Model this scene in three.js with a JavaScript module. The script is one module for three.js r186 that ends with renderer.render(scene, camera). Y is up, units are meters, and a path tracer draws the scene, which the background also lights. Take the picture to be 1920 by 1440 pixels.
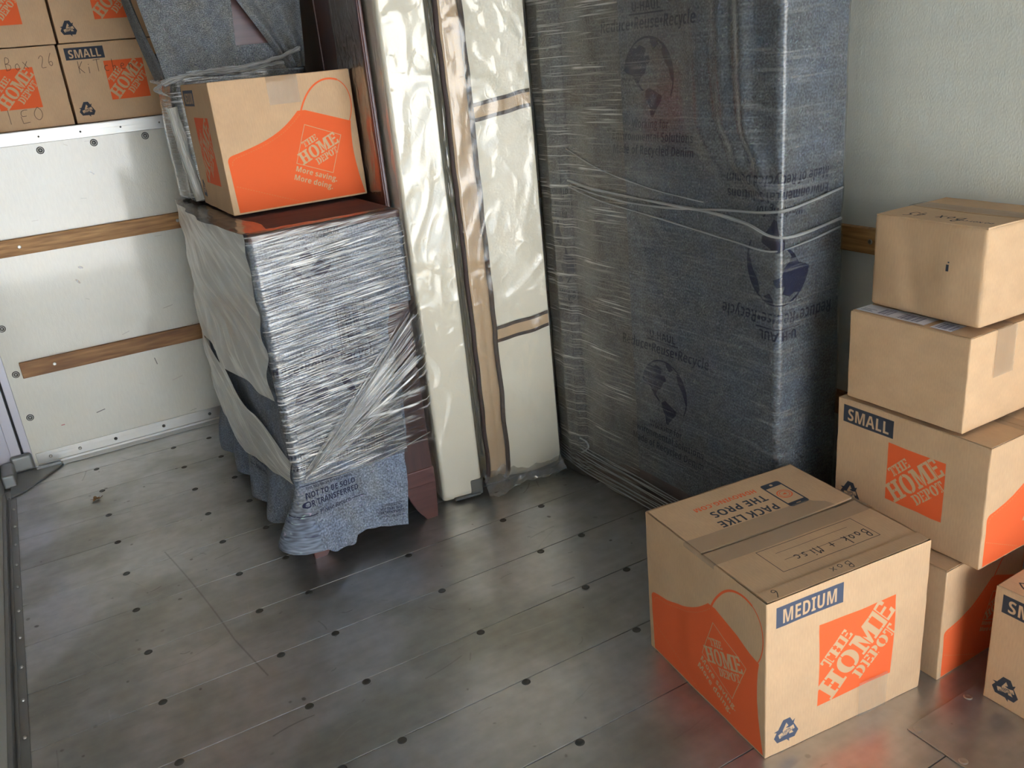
import * as THREE from 'three';
import { mergeGeometries, mergeVertices, toCreasedNormals } from 'three/addons/utils/BufferGeometryUtils.js';
import { RoundedBoxGeometry } from 'three/addons/geometries/RoundedBoxGeometry.js';
import { Sky } from 'three/addons/objects/Sky.js';

// ---------------------------------------------------------------- camera, sky, sun, exposure
const scene = new THREE.Scene();
const renderer = new THREE.WebGLRenderer({ antialias: true });
renderer.toneMapping = THREE.LinearToneMapping;
renderer.toneMappingExposure = 0.51;
renderer.shadowMap.enabled = true;
const R = Math.PI / 180;
const camera = new THREE.PerspectiveCamera(2 * Math.atan(720 / 1624.4) / R, 1920 / 1440, 0.05, 200);
camera.position.set(0.335, 1.5, 4.085);
camera.rotation.order = 'YXZ';
camera.rotation.set(-20.919 * R, -27.691 * R, -5.812 * R);
scene.add(camera);

// x runs across the cargo bay from its left wall, z from the front wall (0) to the rear doorway (4.6), y up.
const SUN = new THREE.Vector3(0.52, 0.60, -0.60).normalize();
const sky = new Sky();
sky.scale.setScalar(1000);
sky.material.uniforms.turbidity.value = 14;
sky.material.uniforms.rayleigh.value = 0.55;
sky.material.uniforms.mieCoefficient.value = 0.012;
sky.material.uniforms.mieDirectionalG.value = 0.8;
sky.material.uniforms.sunPosition.value.copy(SUN);
scene.add(sky);
scene.backgroundIntensity = 4.0;
const sun = new THREE.DirectionalLight(new THREE.Color().setRGB(1, 0.88, 0.70), 72);
sun.position.copy(SUN).multiplyScalar(20).add(new THREE.Vector3(1, 0, 4));
sun.target.position.set(1, 0, 4);
sun.castShadow = true;
sun.shadow.mapSize.set(2048, 2048);
Object.assign(sun.shadow.camera, { left: -14, right: 14, top: 14, bottom: -14, near: 1, far: 60 });
scene.add(sun, sun.target);

// ---------------------------------------------------------------- helpers
let seed = 20240611;
const rnd = () => { seed = (seed + 0x6d2b79f5) | 0; let t = Math.imul(seed ^ (seed >>> 15), 1 | seed); t = (t + Math.imul(t ^ (t >>> 7), 61 | t)) ^ t; return ((t ^ (t >>> 14)) >>> 0) / 4294967296; };
const rr = (a, b) => a + (b - a) * rnd();
const gt = new Float32Array(512), pt = new Uint8Array(512);
for (let i = 0; i < 256; i++) { const a = rnd() * 2 * Math.PI; gt[2 * i] = Math.cos(a); gt[2 * i + 1] = Math.sin(a); pt[i] = i; }
for (let i = 255; i > 0; i--) { const j = Math.floor(rnd() * (i + 1)), t = pt[i]; pt[i] = pt[j]; pt[j] = t; } for (let i = 0; i < 256; i++) pt[256 + i] = pt[i];
// plain gradient noise over x, y; z picks another field
function n3(x, y, z = 0) {
  x += 31.7 + z * 17.13; y += 17.3 + z * 9.71; const fx = Math.floor(x), fy = Math.floor(y), X = fx & 255, Y = fy & 255, u = x - fx, v = y - fy, su = u * u * u * (u * (u * 6 - 15) + 10), sv = v * v * v * (v * (v * 6 - 15) + 10);
  const a = 2 * pt[pt[X] + Y], b = 2 * pt[pt[X + 1] + Y], c = 2 * pt[pt[X] + Y + 1], d = 2 * pt[pt[X + 1] + Y + 1];
  const p = gt[a] * u + gt[a + 1] * v, q = gt[b] * (u - 1) + gt[b + 1] * v, r = gt[c] * u + gt[c + 1] * (v - 1), s = gt[d] * (u - 1) + gt[d + 1] * (v - 1);
  const m = p + su * (q - p), n = r + su * (s - r); return 1.35 * (m + sv * (n - m));
}
const fbm = (x, y, z = 0, o = 4) => { let a = 0, s = 1, t = 0; for (let i = 0; i < o; i++) { a += s * n3(x, y, z + i * 7.7); t += s; s *= 0.5; x *= 2.03; y *= 2.03; } return a / t; };
const clamp = (x, a = 0, b = 1) => Math.max(a, Math.min(b, x));
const smooth = (a, b, x) => { const t = clamp((x - a) / (b - a)); return t * t * (3 - 2 * t); };
const lerp = (a, b, t) => a + (b - a) * t;
const lin = (n, a = 0, b = 1) => Array.from({ length: n + 1 }, (_, i) => a + (b - a) * i / n);
const gauss = (x, m, s) => Math.exp(-0.5 * ((x - m) / s) ** 2);
const curve = (pts, x) => { if (x <= pts[0][0]) return pts[0][1]; for (let i = 1; i < pts.length; i++) if (x <= pts[i][0]) { const t = (x - pts[i - 1][0]) / (pts[i][0] - pts[i - 1][0]); return lerp(pts[i - 1][1], pts[i][1], t * t * (3 - 2 * t)); } return pts[pts.length - 1][1]; };

const taken = {};
function numbered(name) { const n = taken[name] = (taken[name] ?? -1) + 1; return n ? name + '_' + String(n).padStart(3, '0') : name; }
function mesh(name, geometry, material, parent = scene) {
  const m = new THREE.Mesh(geometry, material);
  m.name = parent === scene ? numbered(name) : name; m.castShadow = m.receiveShadow = true; parent.add(m); return m;
}
function group(name, parent = scene, pos = [0, 0, 0], turn = 0) {
  const g = new THREE.Group(); g.name = parent === scene ? numbered(name) : name; g.position.set(...pos); g.rotation.y = turn; parent.add(g); return g;
}
function tag(o, label, category, grp) { o.userData.label = label; o.userData.category = category; if (grp) o.userData.group = grp; return o; }
function structure(o, label, category) { o.userData.kind = 'structure'; if (label) o.userData.label = label; if (category) o.userData.category = category; return o; }
function part(o, label) { o.userData.label = label; return o; }

// a grid of points fn(u, v) over the values us, vs; its front looks along u x v
function patch(fn, us, vs, uvf = (u, v) => [u, v], flip = false) {
  const pos = [], uv = [], idx = [], nu = us.length, nv = vs.length;
  for (let j = 0; j < nv; j++) for (let i = 0; i < nu; i++) { pos.push(...fn(us[i], vs[j])); uv.push(...uvf(us[i], vs[j])); }
  for (let j = 0; j < nv - 1; j++) for (let i = 0; i < nu - 1; i++) {
    const a = j * nu + i, b = a + 1, c = a + nu, d = c + 1;
    if (flip) idx.push(a, c, b, b, c, d); else idx.push(a, b, c, b, d, c);
  }
  const g = new THREE.BufferGeometry();
  g.setAttribute('position', new THREE.Float32BufferAttribute(pos, 3));
  g.setAttribute('uv', new THREE.Float32BufferAttribute(uv, 2));
  g.setIndex(idx); g.computeVertexNormals(); return g;
}
function box(w, h, d, x = 0, y = 0, z = 0, r = 0.002, s = 1) {
  const g = r ? new RoundedBoxGeometry(w, h, d, s, Math.min(r, w / 2.01, h / 2.01, d / 2.01)) : new THREE.BoxGeometry(w, h, d);
  g.translate(x, y, z); return g;
}
// texture coordinates in metres: along the two axes of the side that a triangle faces
function metric(g, scale = 1, swap = false) {
  const p = g.attributes.position, n = g.attributes.normal, uv = new Float32Array(p.count * 2);
  for (let i = 0; i < p.count; i++) {
    const x = p.getX(i), y = p.getY(i), z = p.getZ(i), a = Math.abs(n.getX(i)), b = Math.abs(n.getY(i)), c = Math.abs(n.getZ(i));
    let u, v; if (a >= b && a >= c) { u = z; v = y; } else if (b >= c) { u = x; v = z; } else { u = x; v = y; }
    uv[2 * i] = (swap ? v : u) / scale; uv[2 * i + 1] = (swap ? u : v) / scale;
  }
  g.setAttribute('uv', new THREE.BufferAttribute(uv, 2)); return g;
}
function tube(pts, r, seg = 40, rad = 8) {
  const c = new THREE.CatmullRomCurve3(pts.map((p) => new THREE.Vector3(...p)));
  const g = new THREE.TubeGeometry(c, seg, 1, rad, false), p = g.attributes.position, fr = c.getSpacedPoints(seg);
  for (let i = 0; i <= seg; i++) for (let j = 0; j <= rad; j++) {
    const k = i * (rad + 1) + j, q = fr[i], rad1 = typeof r === 'function' ? r(i / seg, j / rad) : r;
    p.setXYZ(k, q.x + (p.getX(k) - c.getPointAt(i / seg).x) * rad1, q.y + (p.getY(k) - c.getPointAt(i / seg).y) * rad1, q.z + (p.getZ(k) - c.getPointAt(i / seg).z) * rad1);
  }
  g.computeVertexNormals(); return g;
}

// ---------------------------------------------------------------- textures
function dataTexture(w, h, f, srgb = false) {
  const a = new Uint8Array(w * h * 4);
  for (let y = 0; y < h; y++) for (let x = 0; x < w; x++) {
    const c = f(x / w, y / h, x, y), i = (y * w + x) * 4;
    if (typeof c === 'number') { a[i] = a[i + 1] = a[i + 2] = clamp(c) * 255; } else for (let k = 0; k < 3; k++) a[i + k] = clamp(c[k]) * 255;
    a[i + 3] = 255;
  }
  const t = new THREE.DataTexture(a, w, h); t.wrapS = t.wrapT = THREE.RepeatWrapping; t.magFilter = THREE.LinearFilter; t.minFilter = THREE.LinearMipmapLinearFilter; t.generateMipmaps = true;
  if (srgb) t.colorSpace = THREE.SRGBColorSpace; t.needsUpdate = true; return t;
}
// noise that repeats after px, py units
const tile = (u, v, fx, fy, z, o = 3) => {
  const wu = smooth(0.8, 1, u), wv = smooth(0.8, 1, v); let a = fbm(u * fx, v * fy, z, o); if (!wu && !wv) return a;
  if (wu) a = lerp(a, fbm((u - 1) * fx, v * fy, z, o), wu); if (!wv) return a;
  let c = fbm(u * fx, (v - 1) * fy, z, o); if (wu) c = lerp(c, fbm((u - 1) * fx, (v - 1) * fy, z, o), wu); return lerp(a, c, wv);
};
function canvas(w, h) { const c = document.createElement('canvas'); c.width = Math.round(w); c.height = Math.round(h); return c; }
function canvasTexture(c, repeat = false) { const t = new THREE.CanvasTexture(c); t.colorSpace = THREE.SRGBColorSpace; t.anisotropy = 8; if (repeat) t.wrapS = t.wrapT = THREE.RepeatWrapping; return t; }

const PPM = 1500, KRAFT = [198, 160, 121], ORANGE = 'rgb(226,92,38)', INK = 'rgb(48,50,58)', BLUEINK = 'rgb(68,72,86)';
function kraft(wm, hm, ppm = PPM, tint = KRAFT) {
  const c = canvas(wm * ppm, hm * ppm), x = c.getContext('2d'), im = x.createImageData(c.width, c.height), o = rr(0, 90);
  for (let j = 0; j < c.height; j++) for (let i = 0; i < c.width; i++) {
    const u = i / ppm, v = j / ppm, k = (j * c.width + i) * 4;
    const f = 1 + 0.035 * fbm(u * 14 + o, v * 14, 2, 2) + 0.022 * n3(u * 260 + o, v * 60) + 0.02 * n3(u * 900, v * 900, o) + 0.005 * Math.sin(u * 2 * Math.PI / 0.0075);
    im.data[k] = tint[0] * f; im.data[k + 1] = tint[1] * f; im.data[k + 2] = tint[2] * f; im.data[k + 3] = 255;
  }
  x.putImageData(im, 0, 0); return c;
}
const KR = (a = 1) => `rgba(${KRAFT.join(',')},${a})`;

// the orange square with the three words set across it corner to corner
function words(x, s, fg, cut) {
  x.fillStyle = fg; x.textAlign = 'center'; x.textBaseline = 'middle';
  const put = (t, cx, cy, hgt, wid) => {
    x.save(); x.translate(cx, cy); x.font = 'bold 100px serif'; const m = x.measureText(t).width; x.scale(wid / m, hgt / 72); x.fillText(t, 0, 0);
    x.lineWidth = 4; x.strokeStyle = fg; x.strokeText(t, 0, 0);
    x.restore();
    if (cut) { x.fillStyle = cut; const n = t.length; for (let i = 0; i < n; i++) { const px = cx - wid / 2 + wid * (i + 0.5) / n; x.fillRect(px - s * 0.006, cy - hgt * 0.62, s * 0.012, hgt * 1.24); } x.fillStyle = fg; }
  };
  put('THE', -0.10 * s, -0.295 * s, 0.15 * s, 0.44 * s);
  put('HOME', 0, -0.02 * s, 0.30 * s, 1.16 * s);
  put('DEPOT', 0.10 * s, 0.25 * s, 0.16 * s, 0.66 * s);
}
function logoSquare(x, cx, cy, s, bg = ORANGE, fg = KR(1)) {
  x.save(); x.translate(cx, cy); x.fillStyle = bg; x.fillRect(-s / 2, -s / 2, s, s); x.beginPath(); x.rect(-s / 2, -s / 2, s, s); x.clip(); x.rotate(-45 * R); words(x, s, fg, bg); x.restore();
}
function sizeBar(x, t, px, py, w, h, bg, fg) {
  x.fillStyle = bg; x.fillRect(px, py, w, h); x.fillStyle = fg; x.save(); x.translate(px + w / 2, py + h * 0.53); x.font = 'bold 100px sans-serif'; x.textAlign = 'center'; x.textBaseline = 'middle';
  const m = x.measureText(t).width; x.scale(w * 0.84 / m, h / 105); x.fillText(t, 0, 0); x.restore();
}
function recycle(x, cx, cy, s, ink, paper) {
  x.save(); x.translate(cx, cy); x.fillStyle = ink;
  for (let k = 0; k < 3; k++) {
    x.save(); x.rotate(k * 120 * R); x.beginPath();
    x.moveTo(-0.30 * s, -0.16 * s); x.lineTo(-0.12 * s, -0.46 * s); x.lineTo(0.14 * s, -0.46 * s); x.lineTo(0.24 * s, -0.28 * s); x.lineTo(0.33 * s, -0.34 * s); x.lineTo(0.24 * s, -0.06 * s); x.lineTo(-0.02 * s, -0.12 * s); x.lineTo(0.08 * s, -0.18 * s); x.lineTo(0.0, -0.32 * s); x.lineTo(-0.13 * s, -0.06 * s); x.closePath(); x.fill(); x.restore();
  }
  x.fillStyle = paper; x.rotate(-18 * R); x.fillRect(-0.30 * s, -0.05 * s, 0.6 * s, 0.17 * s); x.fillStyle = ink; x.font = `bold ${0.13 * s}px sans-serif`; x.textAlign = 'center'; x.textBaseline = 'middle'; x.fillText('100%', 0, -0.0 * s); x.font = `bold ${0.085 * s}px sans-serif`; x.fillText('RECYCLABLE', 0, 0.085 * s);
  x.restore();
}
// marker strokes: letters as polylines in a unit cell
const GLYPH = {
  B: [[.1, 1, .1, 0, .6, .05, .65, .3, .5, .46, .12, .5], [.12, .5, .6, .55, .7, .78, .5, .97, .1, 1]], o: [[.5, .5, .25, .55, .15, .78, .3, .98, .55, .95, .68, .72, .5, .5]], x: [[.15, .5, .65, 1], [.65, .48, .1, 1]],
  2: [[.1, .25, .3, .02, .6, .1, .55, .4, .1, 1, .75, .95]], 6: [[.6, 0, .25, .4, .15, .8, .4, 1, .65, .8, .5, .58, .2, .7]], 9: [[.65, .15, .3, 0, .1, .25, .35, .5, .65, .3, .68, .1, .6, .6, .35, 1]], 4: [[.55, 0, .1, .6, .8, .6], [.6, .3, .55, 1]], 5: [[.7, 0, .25, .02, .2, .4, .55, .4, .7, .7, .5, 1, .1, .95]],
  K: [[.15, 0, .12, 1], [.65, .05, .15, .55, .7, 1]], i: [[.3, .5, .28, 1], [.32, .3, .34, .26]], T: [[0, .05, .8, 0], [.4, .03, .38, 1]], c: [[.6, .55, .3, .5, .12, .75, .3, 1, .62, .95]], h: [[.2, 0, .18, 1], [.18, .65, .45, .5, .55, .7, .55, 1]], e: [[.15, .75, .6, .7, .5, .5, .25, .52, .12, .78, .3, 1, .62, .95]], n: [[.15, .5, .15, 1], [.15, .65, .45, .5, .55, .7, .58, 1]],
  I: [[.3, 0, .3, 1]], E: [[.7, .05, .25, 0, .15, .5, .55, .48], [.15, .5, .2, 1, .7, .95]], D: [[.2, 0, .15, 1, .6, .85, .75, .45, .5, .1, .1, 0]], M: [[.1, 1, .15, .05, .45, .6, .75, .0, .8, 1]], s: [[.6, .55, .3, .5, .25, .7, .55, .8, .5, 1, .15, .97]], k: [[.2, 0, .18, 1], [.55, .5, .2, .75, .6, 1]], '&': [[.2, .7, .75, .7], [.5, .45, .45, 1]], O: [[.5, 0, .15, .3, .15, .75, .45, 1, .75, .7, .75, .25, .5, 0]], f: [[.65, .05, .4, 0, .3, .3, .25, 1], [.1, .45, .6, .42]], p: [[.2, .5, .15, 1.4], [.2, .6, .5, .5, .6, .75, .4, .95, .2, .9]], ' ': [],
};
function scrawl(x, t, px, py, hgt, wid, lw, ink = 'rgba(30,28,32,0.9)') {
  x.save(); x.strokeStyle = ink; x.lineWidth = lw; x.lineCap = x.lineJoin = 'round';
  [...t].forEach((ch, i) => { for (const l of GLYPH[ch] ?? []) {
    x.beginPath(); const dy = Math.sin(i * 2.1) * hgt * 0.05;
    for (let k = 0; k < l.length; k += 2) { const X = px + (i + l[k]) * wid, Y = py + l[k + 1] * hgt + dy; if (!k) x.moveTo(X, Y); else if (k + 3 < l.length && l.length > 6) { const nx = px + (i + l[k + 2]) * wid, ny = py + l[k + 3] * hgt + dy; x.quadraticCurveTo(X, Y, (X + nx) / 2, (Y + ny) / 2); } else x.lineTo(X, Y); }
    x.stroke();
  } });
  x.restore();
}
// side with the size bar, the square logo and the recycling mark
function paintSide(wm, hm, word, extra, barInk = INK) {
  const c = kraft(wm, hm), x = c.getContext('2d'), W = c.width, H = c.height, m = word === 'MEDIUM';
  sizeBar(x, word, W * (m ? 0.055 : 0.045), H * (m ? 0.045 : 0.05), W * (m ? 0.39 : 0.36), H * (m ? 0.125 : 0.15), barInk, KR(1));
  const s = m ? 0.215 * PPM : 0.152 * PPM; logoSquare(x, W * (m ? 0.545 : 0.565), H * (m ? 0.525 : 0.49), s);
  recycle(x, W * (m ? 0.125 : 0.12), H * (m ? 0.865 : 0.83), (m ? 0.072 : 0.065) * PPM, barInk, KR(1));
  if (extra) extra(x, W, H); return canvasTexture(c);
}
// side with the printed orange apron
function paintApron(wm, hm, slogan = true, logoScale = 1) {
  const c = kraft(wm, hm), x = c.getContext('2d'), W = c.width, H = c.height, q = (u, v) => [u * W, v * H];
  x.fillStyle = ORANGE; x.beginPath(); x.moveTo(...q(0.045, 0.985)); x.lineTo(...q(0.035, 0.60)); x.quadraticCurveTo(...q(0.03, 0.56), ...q(0.07, 0.545)); x.bezierCurveTo(...q(0.36, 0.47), ...q(0.46, 0.40), ...q(0.575, 0.275)); x.lineTo(...q(0.63, 0.275)); x.lineTo(...q(0.955, 0.40)); x.bezierCurveTo(...q(0.925, 0.62), ...q(0.95, 0.80), ...q(0.985, 0.985)); x.closePath(); x.fill();
  x.strokeStyle = ORANGE; x.lineWidth = 0.012 * W; x.beginPath(); x.moveTo(...q(0.60, 0.28)); x.bezierCurveTo(...q(0.68, 0.08), ...q(0.80, 0.03), ...q(0.90, 0.075)); x.stroke(); x.lineWidth = 0.006 * W; x.beginPath(); x.moveTo(...q(0.90, 0.075)); x.bezierCurveTo(...q(0.99, 0.13), ...q(1.0, 0.28), ...q(0.945, 0.40)); x.stroke();
  x.strokeStyle = KR(0.55); x.lineWidth = 2; x.setLineDash([7, 6]); x.beginPath(); x.moveTo(...q(0.06, 0.62)); x.quadraticCurveTo(...q(0.06, 0.58), ...q(0.10, 0.565)); x.bezierCurveTo(...q(0.38, 0.49), ...q(0.48, 0.42), ...q(0.59, 0.30)); x.stroke(); x.beginPath(); x.moveTo(...q(0.06, 0.78)); x.lineTo(...q(0.48, 0.97)); x.stroke(); x.setLineDash([]);
  x.save(); x.translate(...q(0.685, 0.585)); x.rotate(22 * R); const s = 0.275 * W * logoScale; x.strokeStyle = KR(0.95); x.lineWidth = 3; x.strokeRect(-s / 2, -s / 2, s, s); x.save(); x.rotate(-45 * R); words(x, s, KR(1), ORANGE); x.restore();
  if (slogan) { x.fillStyle = KR(1); x.textAlign = 'left'; x.font = `bold ${0.052 * W}px sans-serif`; x.fillText('More saving.', -s * 0.5, s * 0.70); x.fillText('More doing.', -s * 0.5, s * 0.92); }
  x.restore(); return canvasTexture(c);
}
const cardboard = (map) => new THREE.MeshStandardMaterial({ map, roughness: 0.86 });
const plainCard = [0, 1, 2].map((k) => cardboard(canvasTexture(kraft(0.4, 0.4, 1200, [[198, 160, 121], [190, 153, 115], [203, 164, 124]][k]))));
const cardEdge = new THREE.MeshStandardMaterial({ color: 0x9a7650, roughness: 0.95 });
const cardInside = new THREE.MeshStandardMaterial({ color: 0xa98358, roughness: 0.95, side: THREE.DoubleSide });

// blanket felt: grey-blue recycled denim fibres
function feltCanvas() {
  const S = 1024, c = canvas(S, S), x = c.getContext('2d'), im = x.createImageData(S, S);
  for (let j = 0; j < S; j++) for (let i = 0; i < S; i++) {
    const u = i / S, v = j / S, k = (j * S + i) * 4, f = 1 + 0.20 * tile(u, v, 26, 26, 1, 3) + 0.32 * n3(u * 150, v * 150, 3) , b = tile(u, v, 9, 9, 4, 2);
    im.data[k] = 106 * f * (1 - 0.04 * b); im.data[k + 1] = 111 * f; im.data[k + 2] = 119 * f * (1 + 0.08 * b); im.data[k + 3] = 255;
  }
  x.putImageData(im, 0, 0); x.lineCap = 'round';
  for (let n = 0; n < 5200; n++) {
    const px = rr(0, S), py = rr(0, S), a = rr(0, 6.3), l = rr(3, 13), b = rr(-1, 1) * 6, k = rnd();
    x.strokeStyle = k < 0.42 ? `rgba(${rr(165, 225)},${rr(170, 225)},${rr(175, 230)},${rr(0.25, 0.75)})` : k < 0.9 ? `rgba(${rr(28, 56)},${rr(36, 60)},${rr(56, 92)},${rr(0.3, 0.8)})` : `rgba(60,80,140,0.5)`;
    x.lineWidth = rr(0.7, 1.9);
    for (const ox of [0, -S, S]) for (const oy of [0, -S, S]) {
      if (px + ox < -20 || px + ox > S + 20 || py + oy < -20 || py + oy > S + 20) continue;
      x.beginPath(); x.moveTo(px + ox, py + oy); x.quadraticCurveTo(px + ox + Math.cos(a) * l / 2 + b, py + oy + Math.sin(a) * l / 2 - b, px + ox + Math.cos(a) * l, py + oy + Math.sin(a) * l); x.stroke();
    }
  }
  return c;
}
const feltMap = canvasTexture(feltCanvas(), true);
const feltBump = dataTexture(512, 512, (u, v) => 0.5 + 0.35 * tile(u, v, 40, 40, 8, 3) + 0.25 * n3(u * 150, v * 150, 2));
const FELT = 0.8;
const feltWith = (color) => new THREE.MeshStandardMaterial({ color, map: feltMap, bumpMap: feltBump, bumpScale: 0.0012, roughness: 0.97, side: THREE.DoubleSide }), feltGrey = feltWith(0xfff3de), feltDark = feltWith(0xe2dfd9);
const felt = new THREE.MeshStandardMaterial({ map: feltMap, bumpMap: feltBump, bumpScale: 0.0012, roughness: 0.97, side: THREE.DoubleSide });

// stretch film: clear sheet with milky stretch lines along u; the value says how clear it is
function streaks(z, amount, fine, base, cut = 0.02) {
  return dataTexture(512, 512, (u, v) => {
    const a = tile(u, v, 2.2, fine, z, 3), b = tile(u, v, 5, fine * 2.6, z + 3, 2), c = tile(u, v, 1.6, 5, z + 9, 2);
    return clamp(base - amount * (smooth(cut, cut + 0.4, a + 0.5 * b) * (0.55 + 0.9 * smooth(-0.2, 0.35, c))));
  });
}
function streakBump(z, fine) { return dataTexture(512, 512, (u, v) => 0.5 + 0.55 * tile(u, v, 1.8, fine, z, 3) + 0.3 * tile(u, v, 4, fine * 2.8, z + 4, 2) + 0.5 * tile(u, v, 2, 4, z + 8, 2)); }
const bumpA = streakBump(3, 34), bumpB = streakBump(21, 16);
function filmMaterial(clear, bump, bumpScale, o = {}) {
  return new THREE.MeshPhysicalMaterial({ color: o.color ?? 0xe9eaea, roughness: o.roughness ?? 0.2, transmission: o.transmission ?? 1, transmissionMap: clear, thickness: 0, ior: o.ior ?? 1.9, bumpMap: bump, bumpScale, side: THREE.DoubleSide });
}
const filmLight = filmMaterial(streaks(2, 0.55, 40, 1.0), bumpA, 0.003);
const filmClear = filmMaterial(streaks(7, 0.10, 30, 0.99), bumpA, 0.0005, { ior: 1.5, roughness: 0.16 });
const filmTaut = filmMaterial(streaks(19, 0.8, 22, 1.0, 0.12), bumpA, 0.0022, { ior: 1.7 });
const filmDense = filmMaterial(streaks(5, 0.6, 20, 0.42), bumpB, 0.004, { color: 0xd6d7d2, roughness: 0.3 });
const filmFine = filmMaterial(streaks(11, 0.40, 44, 0.93), bumpA, 0.0012, { ior: 1.55, color: 0xdedad2 });
const filmStrand = filmMaterial(streaks(15, 0.5, 16, 0.6), bumpB, 0.003, { ior: 1.9, roughness: 0.22 });
const bagCrease = dataTexture(1024, 1024, (u, v) => { const w = 0.16 * tile(u, v, 3, 3, 2, 2), a = tile(clamp(u + 0.0), v, 7, 4, 6, 2), r = Math.max(0, 1 - 7 * Math.abs(tile(u, v, 5, 3, 12, 2) + w)), q = Math.max(0, 1 - 9 * Math.abs(tile(u, v, 11, 7, 17, 2))); return 0.35 + 0.35 * r + 0.22 * q * smooth(-0.1, 0.3, a) + 0.12 * a; });
const bagFilm = new THREE.MeshPhysicalMaterial({ color: 0xf6f4ee, roughness: 0.1, transmission: 0.95, thickness: 0, ior: 1.75, bumpMap: bagCrease, bumpScale: 0.0018, side: THREE.DoubleSide });
const bagMilky = new THREE.MeshPhysicalMaterial({ color: 0xe9e8e4, roughness: 0.14, transmission: 0.84, thickness: 0, ior: 1.8, bumpMap: bagCrease, bumpScale: 0.003, side: THREE.DoubleSide });

// wood, metal, wall
function woodTexture(c0, c1, along = 5, across = 60, S = 512) {
  return dataTexture(S, S, (u, v) => { const g = 0.5 + 0.9 * tile(u, v, along, across, 3, 3) + 0.4 * tile(u, v, 2, 9, 7, 2), t = clamp(g); return c0.map((a, i) => lerp(a, c1[i], t) / 255); }, true);
}
const slatWood = new THREE.MeshStandardMaterial({ map: woodTexture([140, 92, 50], [206, 154, 94]), roughness: 0.62 });
const slatWood2 = new THREE.MeshStandardMaterial({ map: woodTexture([112, 74, 44], [178, 128, 80], 4, 40), roughness: 0.66 });
const cherry = new THREE.MeshPhysicalMaterial({ map: woodTexture([72, 42, 37], [98, 60, 52], 3, 50), roughness: 0.42, clearcoat: 0.35, clearcoatRoughness: 0.3 });
const dullCherry = new THREE.MeshStandardMaterial({ map: cherry.map, roughness: 0.72 });
const darkWood = new THREE.MeshPhysicalMaterial({ map: woodTexture([54, 32, 27], [76, 45, 37], 3, 46), roughness: 0.5, clearcoat: 0.25, clearcoatRoughness: 0.35 });
const aluminium = new THREE.MeshStandardMaterial({ color: 0xb9b8b4, metalness: 0.85, roughness: 0.42, bumpMap: dataTexture(256, 256, (u, v) => 0.5 + 0.5 * tile(u, v, 6, 6, 3, 3)), bumpScale: 0.0006 });
const dullMetal = new THREE.MeshStandardMaterial({ color: 0x8f8d88, metalness: 0.7, roughness: 0.5 });
const screwMetal = new THREE.MeshStandardMaterial({ color: 0x55524c, metalness: 0.75, roughness: 0.5 });
const zinc = new THREE.MeshStandardMaterial({ color: 0xb5b3ac, metalness: 0.9, roughness: 0.35 });
const lilacPaint = new THREE.MeshStandardMaterial({ color: 0xc9c9d6, roughness: 0.35, metalness: 0.2 });
const rubber = new THREE.MeshStandardMaterial({ color: 0x2b2a2a, roughness: 0.9 });

function wallCanvas(wm, hm, marks) {
  const ppm = 700, c = canvas(Math.min(2048, wm * ppm), hm * ppm), x = c.getContext('2d'), im = x.createImageData(c.width, c.height), kx = c.width / wm;
  for (let j = 0; j < c.height; j++) for (let i = 0; i < c.width; i++) {
    const u = i / kx, v = j / ppm, k = (j * c.width + i) * 4, f = 1 + 0.02 * fbm(u * 3, v * 3, 4, 3) + 0.014 * n3(u * 150, v * 30);
    im.data[k] = 232 * f; im.data[k + 1] = 231 * f; im.data[k + 2] = 221 * f; im.data[k + 3] = 255;
  }
  x.putImageData(im, 0, 0); x.lineCap = 'round';
  for (let n = 0; n < wm * hm * 16; n++) { x.strokeStyle = `rgba(${rr(90, 140)},${rr(85, 120)},${rr(80, 110)},${rr(0.08, 0.35)})`; x.lineWidth = rr(0.8, 2); const px = rr(0, c.width), py = rr(0, c.height), a = rr(-0.5, 0.5), l = rr(4, 34); x.beginPath(); x.moveTo(px, py); x.lineTo(px + Math.cos(a) * l, py + Math.sin(a) * l); x.stroke(); }
  marks?.(x, (X) => X * kx, (Y) => c.height - Y * ppm); return canvasTexture(c);
}
const frpBump = dataTexture(512, 512, (u, v) => 0.5 + 0.5 * tile(u, v, 14, 5, 3, 3) + 0.28 * n3(u * 120, v * 60, 1));
const frp = (map) => new THREE.MeshPhysicalMaterial({ map, roughness: 0.42, bumpMap: frpBump, bumpScale: 0.0022, clearcoat: 1, clearcoatRoughness: 0.13 });

// ---------------------------------------------------------------- the cargo bay
const XL = -0.04, XR = 2.30, ZR = 4.6, ZA = -0.9, HC = 2.18, LEDGE = 1.386;

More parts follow.
